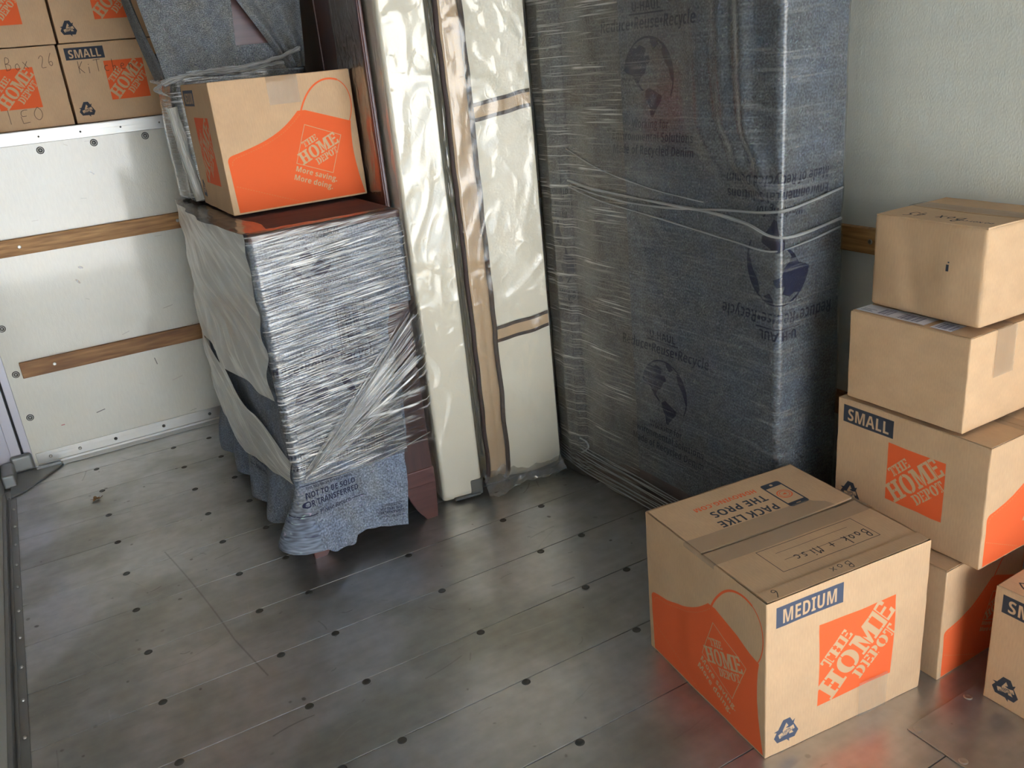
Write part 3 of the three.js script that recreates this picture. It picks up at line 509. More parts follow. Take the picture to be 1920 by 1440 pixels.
// stack along the right wall, seen at its long sides
const longPlain = plainCard[1];
{
  const t = carton('moving_box', [S[2], S[1], S[0]], [2.088, 0, 2.857], 0, { nx: smallSide, pz: smallApron }); tag(t, 'small carton with orange apron print at the bottom of the carton stack, on the floor', 'cardboard box', 'cartons stacked by the right wall');
}
{
  const t = carton('moving_box', [S[2], S[1], S[0]], [2.139, S[1] + 0.004, 2.897], 0.0, { nx: smallSide, pz: smallApron }, { seam: 'z' }); tag(t, 'small printed carton in the stack, resting on the bottom carton under two plain ones', 'cardboard box', 'cartons stacked by the right wall');
  topTape(t, [S[2], S[1], S[0]], { seam: 'z', drop: 0.06 });
}
{
  const sz = [0.30, 0.222, 0.312], t = carton('shipping_box', sz, [2.139, 2 * S[1] + 0.012, 2.872], 0, { top: plainCard[2], pz: plainCard[2] }, { tone: 2, seam: 'z' }); tag(t, 'plain brown carton with white shipping labels on its top, under the topmost carton', 'cardboard box', 'cartons stacked by the right wall');
  topTape(t, sz, { seam: 'z', drop: 0.11, at: -0.03, width: 0.07, out: 0.002 });
  const lc = canvas(512, 140), x = lc.getContext('2d'); x.fillStyle = 'rgb(233,232,238)'; x.fillRect(0, 0, 512, 140); x.fillStyle = 'rgb(60,62,92)'; for (const [a, n] of [[150, 22], [290, 40]]) for (let i = 0; i < n; i++) if (rnd() < 0.7) x.fillRect(a + i * 4, 20, rr(1.5, 3.6), 92); x.fillRect(20, 24, 90, 6); x.fillRect(20, 40, 70, 5); x.fillRect(20, 56, 100, 5); x.strokeStyle = 'rgb(60,62,92)'; x.strokeRect(4, 4, 504, 132);
  const lm = new THREE.MeshStandardMaterial({ map: canvasTexture(lc), roughness: 0.55 });
  part(mesh('shipping_label', patch((u, v) => [-0.15 + 0.010 + v, sz[1] + 0.0016, -0.150 + u], lin(4, 0, 0.185), lin(2, 0, 0.055), (u, v) => [u / 0.185, 1 - v / 0.055], true), lm, t), 'white shipping label with barcodes');
  part(mesh('shipping_label', patch((u, v) => [-0.15 + 0.008 + v, sz[1] + 0.0016, 0.050 + u], lin(4, 0, 0.052), lin(2, 0, 0.055), (u, v) => [0.55 + u / 0.052 * 0.3, 1 - v / 0.055], true), lm, t), 'small white barcode label');
}
{
  const sz = [0.245, 0.218, 0.285], lc = kraft(0.285, 0.218), x = lc.getContext('2d'); x.fillStyle = INK; x.fillRect(lc.width * 0.70, lc.height * 0.40, 9, 22); x.fillRect(lc.width * 0.71, lc.height * 0.37, 5, 5);
  const tc = kraft(0.245, 0.285), y = tc.getContext('2d'); y.save(); y.translate(tc.width * 0.10, tc.height * 0.66); y.rotate(-Math.PI / 2); scrawl(y, 'Box 45', 0, 0, 62, 34, 5); y.restore();
  y.save(); y.translate(tc.width * 0.20, tc.height * 0.93); y.rotate(-Math.PI / 2); y.fillStyle = INK; y.font = 'bold 22px sans-serif'; y.fillText('DO NOT CUT', 0, 0); y.restore();
  const t = carton('shipping_box', sz, [2.022 + 0.1225 + 0.008, 2 * S[1] + 0.012 + 0.222 + 0.009, 2.880], -0.03, { nx: cardboard(canvasTexture(lc)), top: cardboard(canvasTexture(tc)) }, { seam: 'z', r: 0.011, bulge: 0.006 }); tag(t, 'plain carton with scrawled writing on its top, topmost of the stack', 'cardboard box', 'cartons stacked by the right wall');
  topTape(t, sz, { seam: 'z', drop: 0.05, at: 0.02 });
}
{
  const tc = kraft(S[2], S[0]), y = tc.getContext('2d'); y.save(); y.translate(tc.width * 0.52, tc.height * 0.03); y.rotate(Math.PI / 2 * 0 + 0.05); scrawl(y, 'Office', -tc.width * 0.45, tc.height * 0.05, 90, 70, 5); y.restore();
  const t = carton('moving_box', [S[2], S[1], S[0]], [2.128, 0.004, 3.352], 0.03, { nx: smallSide, pz: smallApron, top: cardboard(canvasTexture(tc)) }, { seam: 'z' }); tag(t, 'small carton with black scrawl on its top, standing on the access plate in the floor', 'cardboard box');
}

// ---------------------------------------------------------------- wrapped furniture
// closed outline of a rounded rectangle: starts on the side facing -x, goes +z, +x, -z, -x; s in metres
function outline(w, d, r) {
  const q = Math.PI * r / 2, seg = [d - 2 * r, q, w - 2 * r, q, d - 2 * r, q, w - 2 * r, q], L = seg.reduce((a, b) => a + b);
  const f = (s) => {
    s = ((s % L) + L) % L; let k = 0; while (s > seg[k]) s -= seg[k++];
    const t = s / r, c = Math.cos(t), n = Math.sin(t);
    switch (k) {
      case 0: return [0, r + s, -1, 0]; case 1: return [r - r * c, d - r + r * n, -c, n]; case 2: return [r + s, d, 0, 1]; case 3: return [w - r + r * n, d - r + r * c, n, c];
      case 4: return [w, d - r - s, 1, 0]; case 5: return [w - r + r * c, r - r * n, c, -n]; case 6: return [w - r - s, 0, 0, -1]; default: return [r - r * n, r - r * c, -n, -c];
    }
  };
  f.L = L; f.seg = seg; f.corner = seg[0]; return f;
}
// values along the outline, closer together round the corners
function sValues(f, s0, s1, step) { const a = [s0]; let s = s0; const c = []; let q = 0; f.seg.forEach((l, i) => { if (i % 2) c.push([q, q + l]); q += l; }); while (s < s1 - 1e-6) { const near = c.some(([x, y]) => s > x - 0.006 && s < y + 0.001); s += near ? 0.0035 : step; a.push(Math.min(s, s1)); } return a; }
const onOutline = (f, off) => (s, y) => { const [x, z, nx, nz] = f(s), d = off(s, y); return [x + nx * d, y, z + nz * d]; };

// ink prints on the blankets
const PRINT = 'rgba(26,30,58,0.93)';
function printTexture(w, h, draw) { const c = canvas(w, h), x = c.getContext('2d'); x.clearRect(0, 0, w, h); draw(x, w, h); // felt shows through the ink
  x.globalCompositeOperation = 'destination-out'; for (let i = 0; i < w * h / 160; i++) { x.fillStyle = `rgba(0,0,0,${rr(0.15, 0.6)})`; x.fillRect(rr(0, w), rr(0, h), rr(1, 4), rr(0.8, 1.6)); } return new THREE.MeshStandardMaterial({ map: canvasTexture(c), transparent: true, roughness: 0.95, side: THREE.DoubleSide }); }
function globe(x, cx, cy, r) {
  x.save(); x.translate(cx, cy); x.fillStyle = PRINT; const poly = (p) => { x.beginPath(); p.forEach(([a, b], i) => i ? x.lineTo(a * r, b * r) : x.moveTo(a * r, b * r)); x.closePath(); x.fill(); };
  x.save(); x.beginPath(); x.arc(0, 0, r, 0, 6.3); x.clip();
  poly([[-.95, -.5], [-.7, -.75], [-.45, -.72], [-.30, -.80], [-.05, -.70], [-.12, -.52], [.05, -.55], [.12, -.38], [-.02, -.30], [-.12, -.10], [-.30, .02], [-.36, .12], [-.28, .22], [-.16, .32], [-.25, .33], [-.45, .18], [-.62, -.05], [-.85, -.12], [-1, -.2]]);
  poly([[-.12, .33], [.05, .24], [.22, .32], [.52, .45], [.50, .58], [.34, .74], [.24, .86], [.14, 1.0], [.06, .96], [.02, .70], [-.12, .50]]);
  poly([[.10, -.98], [.35, -.92], [.42, -.78], [.24, -.70], [.12, -.84]]);
  poly([[.62, -.80], [.80, -.55], [.95, -.28], [1.02, .1], [.92, .12], [.78, -.22], [.62, -.42], [.55, -.66]]);
  x.restore(); x.strokeStyle = PRINT; x.lineWidth = r * 0.05; x.beginPath(); x.arc(0, 0, r * 0.97, -2.6, 0.5); x.stroke(); x.restore();
}
const brandPrint = printTexture(640, 640, (x, w, h) => {
  const line = (t, y, size, wide, slant) => { x.save(); x.translate(w * 0.5, h * y); x.font = `bold ${size}px sans-serif`; x.transform(wide, 0, slant, 1.15, 0, 0); x.fillText(t, 0, 0); x.restore(); };
  x.fillStyle = PRINT; x.textAlign = 'center'; line('U-HAUL', 0.062, 44, 1.15, 0); x.fillRect(w * 0.33, h * 0.075, w * 0.34, 6);
  line('Reduce•Reuse•Recycle', 0.172, 58, 0.98, -0.18); globe(x, w * 0.5, h * 0.47, w * 0.255);
  line('Working for', 0.79, 44, 0.95, -0.16); line('Environmental Solutions', 0.875, 46, 0.98, -0.16); line('Made of Recycled Denim', 0.965, 46, 0.98, -0.16);
});
const returnPrint = printTexture(512, 256, (x, w, h) => {
  x.fillStyle = PRINT; x.textAlign = 'center'; x.font = 'bold 26px sans-serif'; x.fillText('THIS PAD PROPERTY OF U-HAUL', w / 2, 40); x.fillRect(w * 0.06, 4, w * 0.88, 6);
  for (const [t, y] of [['NOT TO BE SOLD', 98], ['OR TRANSFERRED', 154]]) { x.save(); x.translate(w / 2, y); x.transform(1, 0, -0.12, 1, 0, 0); x.font = 'bold 54px sans-serif'; x.fillText(t, 0, 0); x.restore(); }
  x.save(); x.translate(w / 2, 214); x.transform(1, 0, -0.25, 1, 0, 0); x.font = 'bold 40px serif'; x.fillText('Please Return', 0, 0); x.restore(); x.fillRect(0, 200, w * 0.2, 5); x.fillRect(w * 0.80, 200, w * 0.2, 5);
});
// a print laid on a cloth surface fn(s, y): centre, width, height, turned by whole half turns or a quarter
function print(name, fn, mat, s, y, w, h, quarter, parent, label) {
  const uvf = (u, v) => quarter === 0 ? [u, v] : quarter === 2 ? [1 - u, 1 - v] : quarter === 1 ? [v, 1 - u] : [1 - v, u];
  return part(mesh(name, patch((u, v) => fn(s + (u - 0.5) * w, y + (v - 0.5) * h), lin(Math.max(8, Math.round(w / 0.006))), lin(Math.max(8, Math.round(h / 0.006))), uvf), mat, parent), label);
}

// --- tall wrapped cabinet by the right wall
{
  const t = group('wrapped_cabinet', scene, [1.893, 0, 1.475], 0.031), w = 0.228, d = 1.072, H = 1.92, f = outline(w, d, 0.012), Lf = f.corner;
  tag(t, 'tall cabinet wrapped in grey denim moving blanket and clear film, against the right wall', 'cabinet');
  mesh('cabinet_body', metric(box(w - 0.02, H - 0.03, d - 0.02, w / 2, (H - 0.03) / 2 + 0.001, d / 2, 0.004), 0.8, true), darkWood, t);
  const foldX = (y, a) => curve(a, y);
  const off = (s, y) => {
    let o = 0.004 + 0.006 * fbm(s * 3 + 2, y * 2.2, 3, 3);
    if (s < Lf) {
      o += 0.017 * smooth(0.175, 0.15, s) * smooth(-0.012, 0.03, s) + 0.008 * gauss(s, 0.10, 0.016);        // thick folded hem
      o -= 0.006 * gauss(s, 0.19, 0.014);
      const up = smooth(1.06, 1.18, y);
      o += up * (0.014 * gauss(s, foldX(y, [[1.08, 1.03], [1.18, 1.0], [1.28, 0.955], [1.4, 0.945], [1.92, 0.925]]), 0.016) + 0.012 * gauss(s, foldX(y, [[1.1, 1.0], [1.2, 0.93], [1.3, 0.885], [1.42, 0.87], [1.92, 0.85]]), 0.02) + 0.008 * gauss(s, foldX(y, [[1.1, 0.9], [1.3, 0.79], [1.92, 0.74]]), 0.03));
      o += 0.010 * smooth(0.2, 0.26, s) * gauss(s, 0.32, 0.05) * (0.6 + 0.6 * n3(2, y * 3));
      o -= 0.010 * gauss(y, 1.065, 0.022) * smooth(0.15, 0.3, s);
    } else if (s > Lf + 0.02) { o += 0.003 * fbm(s * 9, y * 6, 5, 2); o -= 0.004 * gauss(y, 1.02, 0.02); }
    return Math.max(o, 0.0015);
  };
  const hem = (s) => s < 0.16 ? 0.10 : s < Lf ? lerp(0.085, 0.15, smooth(0.16, 0.5, s)) : 0.15;
  const cloth = onOutline(f, off), sv = sValues(f, 0, f.L, 0.011), yv = lin(175);
  const yOf = (s, v) => lerp(hem(s), H, v);
  const blanket = mesh('moving_blanket', patch((s, v) => cloth(s, yOf(s, v)), sv, yv, (s, v) => [s / FELT, yOf(s, v) / FELT]), feltDark, t);
  part(blanket, 'grey recycled denim moving blanket with printed globes');
  const topg = patch((u, v) => [u * w, H + 0.012 * Math.sin(u * 3) * Math.sin(v * 3.14), v * d], lin(8), lin(20), (u, v) => [u, v * 4], true); mesh('blanket_top', topg, feltDark, blanket);
  const ink = (s, y) => { const [x, z, nx, nz] = f(s), o = off(s, y) + 0.0012; return [x + nx * o, y, z + nz * o]; };
  print('blanket_print', ink, brandPrint, 0.588, 1.385, 0.42, 0.42, 0, blanket, 'dark globe print with slogan lines');
  print('blanket_print', ink, brandPrint, 0.610, 0.455, 0.41, 0.42, 0, blanket, 'dark globe print with slogan lines');
  print('blanket_print', ink, brandPrint, Lf + 0.010, 0.955, 0.40, 0.44, 2, blanket, 'globe print standing upside down across the corner');
  print('blanket_print', ink, brandPrint, 0.125, 0.86, 0.20, 0.44, 2, blanket, 'globe print standing upside down on the folded hem');
  // film over everything
  const foff = (s, y) => off(s, y) + 0.003 + 0.0015 * Math.abs(n3(s * 14, y * 40)) + (y < 0.16 ? 0.004 * n3(s * 8, y * 60) : 0);
  const fy = lin(150, 0.006, H - 0.02);
  const filmFn = onOutline(f, (s, y) => y < hem(s) ? Math.max(0.004, foff(s, y) * 0.75) : foff(s, y)), fuv = (s, y) => [s / 0.55, y / 0.3], split = 0.47, up = fy.map((y) => y);
  const film = mesh('stretch_film', patch(filmFn, [...sv.filter((s) => s < split), split], fy, fuv), filmFine, t);
  part(mesh('stretch_film', patch(filmFn, [split, ...sv.filter((s) => s > split)], fy, fuv), filmClear, t), 'single clear layer of stretch film');
  part(film, 'clear stretch film with fine stretch lines');
  // bunched bands of film
  const strand = (name, pts, r) => { const P = pts.map(([s, y]) => { const [x, z, nx, nz] = f(s), o = off(s, y) + 0.006; return [x + nx * o, y, z + nz * o]; }); return mesh(name, tube(P, (a, b) => r * (0.75 + 0.5 * n3(a * 9, b * 3, r * 900)), 90, 8), filmStrand, film); };
  strand('film_strand', [[0.17, 1.09], [0.28, 1.075], [0.50, 1.062], [0.78, 1.052], [0.95, 1.035], [Lf - 0.01, 1.012], [Lf + 0.02, 1.008], [Lf + 0.22, 1.02]], 0.0055);
  strand('film_strand', [[0.18, 1.075], [0.40, 1.05], [0.62, 1.045], [0.85, 1.06], [Lf - 0.01, 1.07], [Lf + 0.02, 1.075], [Lf + 0.22, 1.10]], 0.004);
  strand('film_strand', [[0.17, 1.07], [0.35, 1.04], [0.6, 1.015], [0.9, 0.985], [Lf, 0.975], [Lf + 0.1, 0.985], [Lf + 0.22, 1.0]], 0.003);
  strand('film_strand', [[0.17, 1.19], [0.35, 1.14], [0.58, 1.095], [0.8, 1.075]], 0.0025);
  for (let k = 0; k < 9; k++) { const y0 = 0.02 + k * 0.013; strand('film_strand', [[0.01, y0 + 0.03], [0.16, y0 + 0.01], [0.4, y0 + rr(-0.006, 0.006)], [0.75, y0 * 0.9 + rr(-0.004, 0.006)], [Lf, y0]], rr(0.0015, 0.003)); }
  strand('film_strand', [[0.155, 0.165], [0.17, 0.15], [0.18, 0.13], [0.168, 0.115], [0.158, 0.105]], 0.004);
}

// --- two mattresses standing on end; local z runs back from the front edge
const TURN = -0.12;
function rim(h, d, r, n = 12) {   // outline in (z, y): front edge at z = 0 going back to -d
  const pts = []; const c = [[-r, r, 0, -1], [-r, h - r, 1, 0], [-d + r, h - r, 0, 1], [-d + r, r, -1, 0]];
  // walk: front edge upward, then over the top to the back
  const add = (cz, cy, a0) => { for (let i = 0; i <= n; i++) { const a = a0 + Math.PI / 2 * i / n; pts.push([cz + r * Math.cos(a), cy + r * Math.sin(a), Math.cos(a), Math.sin(a)]); } };
  const run = (a, b, m) => { for (let i = 1; i < m; i++) { const t = i / m; pts.push([lerp(a[0], b[0], t), lerp(a[1], b[1], t), a[2], a[3]]); } };
  add(-r, r, -Math.PI / 2); run(pts[pts.length - 1], [0, h - r], 150); add(-r, h - r, 0); run(pts[pts.length - 1], [-d + r, h], 30); add(-d + r, h - r, Math.PI / 2); run(pts[pts.length - 1], [-d, r], 60); add(-d + r, r, Math.PI); run(pts[pts.length - 1], [-r, 0], 30); pts.push(pts[0]); return pts;
}
function band(pts, xs, off, uvs) {  // surface round the outline between the x values
  const len = [0]; for (let i = 1; i < pts.length; i++) len.push(len[i - 1] + Math.hypot(pts[i][0] - pts[i - 1][0], pts[i][1] - pts[i - 1][1]));
  return patch((x, i) => { const [z, y, nz, ny] = pts[i], o = off(x, len[i], y); return [x, Math.max(0.0012, y + ny * o), z + nz * o]; }, xs, pts.map((_, i) => i), (x, i) => [x / uvs, len[i] / uvs]);
}
function cap(pts, x, inset, left, bulge, uvs) {
  const n = 6, cz = pts.reduce((a, p) => a + p[0], 0) / pts.length, cy = pts.reduce((a, p) => a + p[1], 0) / pts.length;
  return patch((k, i) => { const [z, y, nz, ny] = pts[i], t = k / n; const zz = lerp(z - nz * inset, cz, t), yy = lerp(y - ny * inset, cy, t); return [x + (left ? -1 : 1) * bulge * Math.sin(Math.min(1, t * 2.5) * Math.PI / 2), Math.max(0.002, yy), zz]; }, lin(n, 0, n), pts.map((_, i) => i), (k, i) => { const [z, y] = pts[i], t = k / n; return [lerp(z, cz, t) / uvs, lerp(y, cy, t) / uvs]; }, left);
}
const creamTick = new THREE.MeshPhysicalMaterial({ color: 0xf1eee6, roughness: 0.8, sheen: 0.3, bumpMap: dataTexture(256, 256, (u, v) => 0.5 + 0.4 * tile(u, v, 60, 60, 2, 2)), bumpScale: 0.0006 });
const tanTick = new THREE.MeshStandardMaterial({ color: 0xc0a486, roughness: 0.75, bumpMap: feltBump, bumpScale: 0.0008 });
const brownTape = new THREE.MeshStandardMaterial({ color: 0x3a2a24, roughness: 0.8 });
const guard = new THREE.MeshStandardMaterial({ color: 0x55544f, roughness: 0.7 });
function bag(t, h, d, w, r, pad) {
  const pts = rim(h, d, r), xs = [-0.006, -0.005, ...lin(30, 0.004, w - 0.004), w + 0.005, w + 0.006];
  const wr = (x, l, y) => (pad ?? 0.005) + 0.006 * Math.max(0, 0.5 - Math.abs(n3(x * 5 - l * 4.5, x * 3 + l * 1.3, 9)) * 4) + 0.004 * Math.abs(n3(x * 9 + l * 5 + d, l * 2.4, 4)) + 0.002 * Math.abs(n3(x * 26 - l * 9, l * 8, 6));
  const g = [band(pts, xs, (x, l, y) => (x < 0 || x > w) ? -0.01 : wr(x, l, y), 0.5), cap(pts, -0.007, 0.006, true, 0.004, 0.5), cap(pts, w + 0.007, 0.006, false, 0.004, 0.5)];
  return part(mesh('plastic_bag', mergeGeometries(g), bagFilm, t), 'clear wrinkled plastic bag');
}
{
  const w = 0.150, h = 1.96, d = 1.40, t = group('box_spring', scene, [1.370, 0.006, 1.5], TURN); tag(t, 'white box spring in clear plastic standing on end between dresser and mattress', 'box spring');
  const pts = rim(h, d, 0.03), xs = [0, 0.002, 0.006, 0.012, ...lin(8, 0.022, w - 0.022), w - 0.012, w - 0.006, w - 0.002, w];
  const e = (x) => -0.012 * (1 - Math.sqrt(Math.max(0, 1 - ((Math.max(0, 0.014 - Math.min(x, w - x))) / 0.014) ** 2)));
  mesh('ticking', mergeGeometries([band(pts, xs, (x, l, y) => e(x) + 0.003 * fbm(x * 6, l * 4, 3, 2), 0.4), cap(pts, 0, 0.012, true, 0.004, 0.4), cap(pts, w, 0.012, false, 0.004, 0.4)]), creamTick, t);
  part(mesh('corner_guard', mergeGeometries([box(0.045, 0.062, 0.02, w - 0.022, 0.034, -0.006, 0.006, 2), box(0.10, 0.010, 0.05, w - 0.06, 0.007, -0.016, 0.004, 2)]), guard, t), 'grey plastic corner guard');
  bag(t, h + 0.01, d + 0.01, w, 0.035);
  part(mesh('bag_fold', patch((u, v) => [w + 0.011 + 0.011 * u + 0.001 * n3(u * 3, v * 9), 0.14 + v * 1.7, -0.006 - 0.022 * Math.abs(Math.sin(u * 7.5 + 1.5 * n3(1, v * 3))) - 0.01 * n3(v * 6, u * 2)], lin(26), lin(60), (u, v) => [u * 0.1, v * 1.8]), bagMilky, t), 'gathered milky plastic along the edge of the bag');
}
{
  const w = 0.290, h = 1.98, d = 1.42, t = group('mattress', scene, [1.559, 0.008, 1.5], TURN); tag(t, 'pillow-top mattress with beige gusset and brown piping, bagged in clear plastic', 'mattress');
  const pts = rim(h, d, 0.085), g0 = 0.0, g1 = 0.080;
  const quilt = (x, l) => 0.007 * Math.sin(Math.PI * clamp((x - g1) / (w - g1))) + 0.006 * Math.abs(Math.sin(l * 13.5 + 0.6 * n3(x * 5, l * 2))) ** 0.6 * Math.sin(Math.PI * clamp((x - g1) / (w - g1))) + 0.003 * fbm(x * 14, l * 14, 2, 2);
  mesh('side_panel', mergeGeometries([band(pts, lin(16, g1, w), quilt, 0.4), cap(pts, w, 0.0, false, 0.01, 0.4)]), creamTick, t);
  const gus = (x, l) => { const a = clamp(x / g1); return -0.014 * Math.sin(Math.PI * a) ** 0.7 + 0.008 * gauss(a, 0.42, 0.16) + 0.003 * fbm(x * 10, l * 7, 5, 2) - 0.003 * gauss(a, 0.66, 0.04); };
  part(mesh('gusset', band(pts, lin(14, g0, g1), gus, 0.4), tanTick, t), 'beige gusset band');
  mesh('top_panel', cap(pts, 0, 0.0, true, 0.02, 0.4), creamTick, t);
  for (const px of [0.0, g1]) { const P = pts.map(([z, y, nz, ny], i) => [px + 0.004 * n3(i * 0.11, px * 30), Math.max(0.006, y + ny * 0.003), z + nz * 0.003]); part(mesh('piping', tube(P, 0.0085, 420, 7), brownTape, t), 'dark brown piping'); }
  for (const y0 of [0.556, 1.296]) {
    const i0 = y0 - 0.085, slope = y0 > 1 ? 0.030 : 0.018, f = (o) => (x, v) => { const l = 0.1335 + (v - 0.085); return [x, v + slope * (x - g1) / (w - g1) + 0.006 * n3(x * 12, y0 * 9), quilt(x, l) + 0.0025 + o]; };
    const strap = part(mesh('strap', patch(f(0), lin(14, g1 + 0.004, w - 0.003), lin(5, y0, y0 + 0.046), (u, v) => [u / 0.4, v / 0.4]), tanTick, t), 'beige strap across the side');
    for (const a of [-0.006, 0.04]) part(mesh('strap_edge', patch(f(0.0012), lin(14, g1 + 0.004, w - 0.003), lin(3, y0 + a, y0 + a + 0.012)), brownTape, strap), 'dark brown edge tape');
  }
  bag(t, h + 0.01, d + 0.01, w, 0.09, 0.0165);
  // loose end of the bag on the floor
  part(mesh('bag_end', patch((u, v) => { const x = lerp(-0.018, w + 0.004, u), e = smooth(0, 1, v), c = n3(u * 9, v * 5, 3), q = 0.5 + 0.5 * Math.sin(u * 8 + 1); return [x - 0.02 * e * (0.5 - u), Math.max(0.0, lerp(0.085 * (0.75 + 0.4 * n3(u * 4, 1)), 0.0, e ** 0.7) + 0.028 * Math.abs(c) * (1 - v * 0.5)), lerp(-0.012, 0.03 + 0.055 * q * gauss(u, 0.22, 0.26), e) + 0.02 * n3(u * 12, v * 6, 8) * v]; }, lin(44), lin(14), (u, v) => [u * 0.7, v * 0.25], true), bagMilky, t), 'crumpled loose end of the plastic bag');
}
// --- dark red headboard between dresser and box spring
{
  const t = group('headboard', scene, [1.354, 0, 1.40], TURN); tag(t, 'tall dark red wooden headboard panel standing on edge behind the carton', 'headboard');
  mesh('panel', metric(box(0.012, 1.94, 1.16, 0.006, 0.97, -0.58, 0.004, 2), 0.9, true), cherry, t);
  mesh('moulding', metric(mergeGeometries([box(0.006, 1.94, 0.05, -0.002, 0.97, -0.025, 0.003, 2), box(0.006, 1.94, 0.03, -0.002, 0.97, -0.66, 0.003, 2)]), 0.9, true), cherry, t);
  part(mesh('plastic_sheet', patch((u, v) => [-0.0062 - 0.0035 * Math.abs(n3(u * 5, v * 9)), 1.10 + v * 0.82, -0.012 - u * 0.36], lin(30), lin(50), (u, v) => [u, v * 2], false), bagFilm, t), 'clear plastic sheet');
}

// --- wrapped dresser seen at its end
{
  const X0 = 0.862, Z0 = 0.42, w = 0.468, d = 1.135, H = 1.082, t = group('wrapped_dresser', scene, [X0, 0, Z0]); tag(t, 'brown wooden dresser wrapped in blanket and stretch film, a carton on its top', 'dresser');
  const f = outline(w, d, 0.014), Lf = f.corner, q = Math.PI * 0.014 / 2, sx = (x) => Lf + q + (x - X0 - 0.014);   // s of a world x on the end face
  mesh('carcass', metric(box(w - 0.012, 0.90, d - 0.012, w / 2, 0.16 + 0.45, d / 2, 0.004), 0.8, true), darkWood, t);
  mesh('top', metric(box(w + 0.002, 0.026, d + 0.006, w / 2, H - 0.013, d / 2 + 0.002, 0.006, 3), 0.8), dullCherry, t);
  mesh('base_rail', metric(box(w - 0.004, 0.062, d - 0.004, w / 2, 0.165, d / 2, 0.006, 2), 0.8), cherry, t);
  // bracket feet
  const fs = new THREE.Shape(); fs.moveTo(0, 0.145); fs.lineTo(0.115, 0.145); fs.bezierCurveTo(0.105, 0.10, 0.085, 0.045, 0.055, 0.012); fs.quadraticCurveTo(0.05, 0, 0.04, 0); fs.lineTo(0.008, 0); fs.quadraticCurveTo(0.004, 0.07, 0, 0.145);
  const fg = new THREE.ExtrudeGeometry(fs, { depth: 0.022, bevelEnabled: true, bevelSize: 0.002, bevelThickness: 0.002, bevelSegments: 1, curveSegments: 10 });
  for (const [x, z, m] of [[0.002, d - 0.03, 1], [w - 0.002, d - 0.03, -1], [0.002, 0.01, 1], [w - 0.002, 0.01, -1]]) {
    const a = fg.clone(), b = fg.clone(); b.rotateY(-Math.PI / 2); b.translate(0.024, 0, z < 0.3 ? 0 : -0.09); if (z < 0.3) b.rotateY(0);
    const g = mergeGeometries([a, b].map((k) => k)); if (m < 0) { g.scale(-1, 1, 1); const ix = g.index; if (!ix) { const P = g.attributes; for (const n of ['position', 'normal', 'uv']) { const A = P[n].array, k = P[n].itemSize; for (let i = 0; i < A.length; i += 3 * k) for (let j = 0; j < k; j++) { const tt = A[i + k + j]; A[i + k + j] = A[i + 2 * k + j]; A[i + 2 * k + j] = tt; } } } g.computeVertexNormals(); }
    mesh('foot', metric(g, 0.8), cherry, t).position.set(x, 0, z);
  }
  // blanket: the side facing the left wall, round the corner and most of the end
  const off = (s, y) => {
    let o = 0.005 + 0.008 * fbm(s * 3, y * 3, 2, 3);
    if (s < Lf) o += 0.010 * Math.sin(Math.PI * clamp(s / Lf)) * (0.7 + n3(s * 3, y * 5));
    const low = smooth(0.30, 0.05, y); o += low * (0.030 + 0.022 * Math.sin(s * 22 + 1.2) + 0.030 * smooth(Lf - 0.5, Lf + 0.05, s) + 0.035 * gauss(s, Lf + 0.012, 0.03));
    o += 0.004 * gauss(y, 0.30, 0.03); return Math.max(0.002, o);
  };
  const ink = (e) => (s, y) => { const [x, z, nx, nz] = f(s), o = off(s, y) + e; return [x + nx * o, y, z + nz * o]; };
  const right = (y) => sx(curve([[0.05, 1.175], [0.25, 1.222], [0.37, 1.246], [0.52, 1.252], [0.62, 1.245], [0.70, 1.235], [0.79, 1.252]], y));
  const hem = (s) => curve([[0, 0.03], [Lf - 0.45, 0.04], [Lf - 0.22, 0.075], [Lf - 0.08, 0.10], [Lf + 0.03, 0.085], [sx(0.93), 0.058], [sx(0.995), 0.045], [sx(1.01), 0.070], [sx(1.18), 0.062]], s) + 0.005 * n3(s * 30, 2);
  const lowN = 150, lowS = (u, y) => u * right(Math.min(y, 0.79));
  const lower = patch((u, v) => { const s0 = u * right(0.06), y = lerp(hem(s0), 0.79, v); return ink(0)(lowS(u, y), y); }, lin(lowN).map((u) => { const c = Lf / right(0.4); return u < 0.5 ? u * 2 * c * 0.995 : lerp(c * 0.995, 1, (u - 0.5) * 2); }), lin(90), (u, v) => { const y = lerp(hem(u * right(0.06)), 0.79, v); return [lowS(u, y) / FELT, y / FELT]; });
  const upper = patch((s, y) => ink(0)(s, y), sValues(f, 0, sx(1.335), 0.012), lin(34, 0.79, H - 0.022), (s, y) => [s / FELT, y / FELT]);
  const blanket = part(mesh('moving_blanket', mergeGeometries([lower, upper]), felt, t), 'grey denim moving blanket, its lower edge hanging loose');
  // a folded double layer hem on the end
  print('blanket_print', ink(0.0012), brandPrint, sx(1.03), 0.975, 0.24, 0.20, 2, blanket, 'dark globe print under the film');
  print('blanket_print', ink(0.0012), brandPrint, sx(1.00), 0.515, 0.40, 0.40, 0, blanket, 'dark globe print under the film');
  print('blanket_print', ink(0.0012), returnPrint, sx(1.135), 0.745, 0.12, 0.17, 1, blanket, 'sideways lettering under the film');
  print('blanket_print', ink(0.0014), returnPrint, sx(0.958), 0.222, 0.205, 0.115, 0, blanket, 'dark blue lettering on the loose hem');
  print('blanket_print', ink(0.0014), returnPrint, sx(1.135), 0.115, 0.085, 0.052, 0, blanket, 'dark blue lettering at the edge of the hem');
  print('blanket_print', ink(0.0014), returnPrint, Lf - 0.42, 0.21, 0.20, 0.12, 0, blanket, 'dark blue lettering on the loose hem');
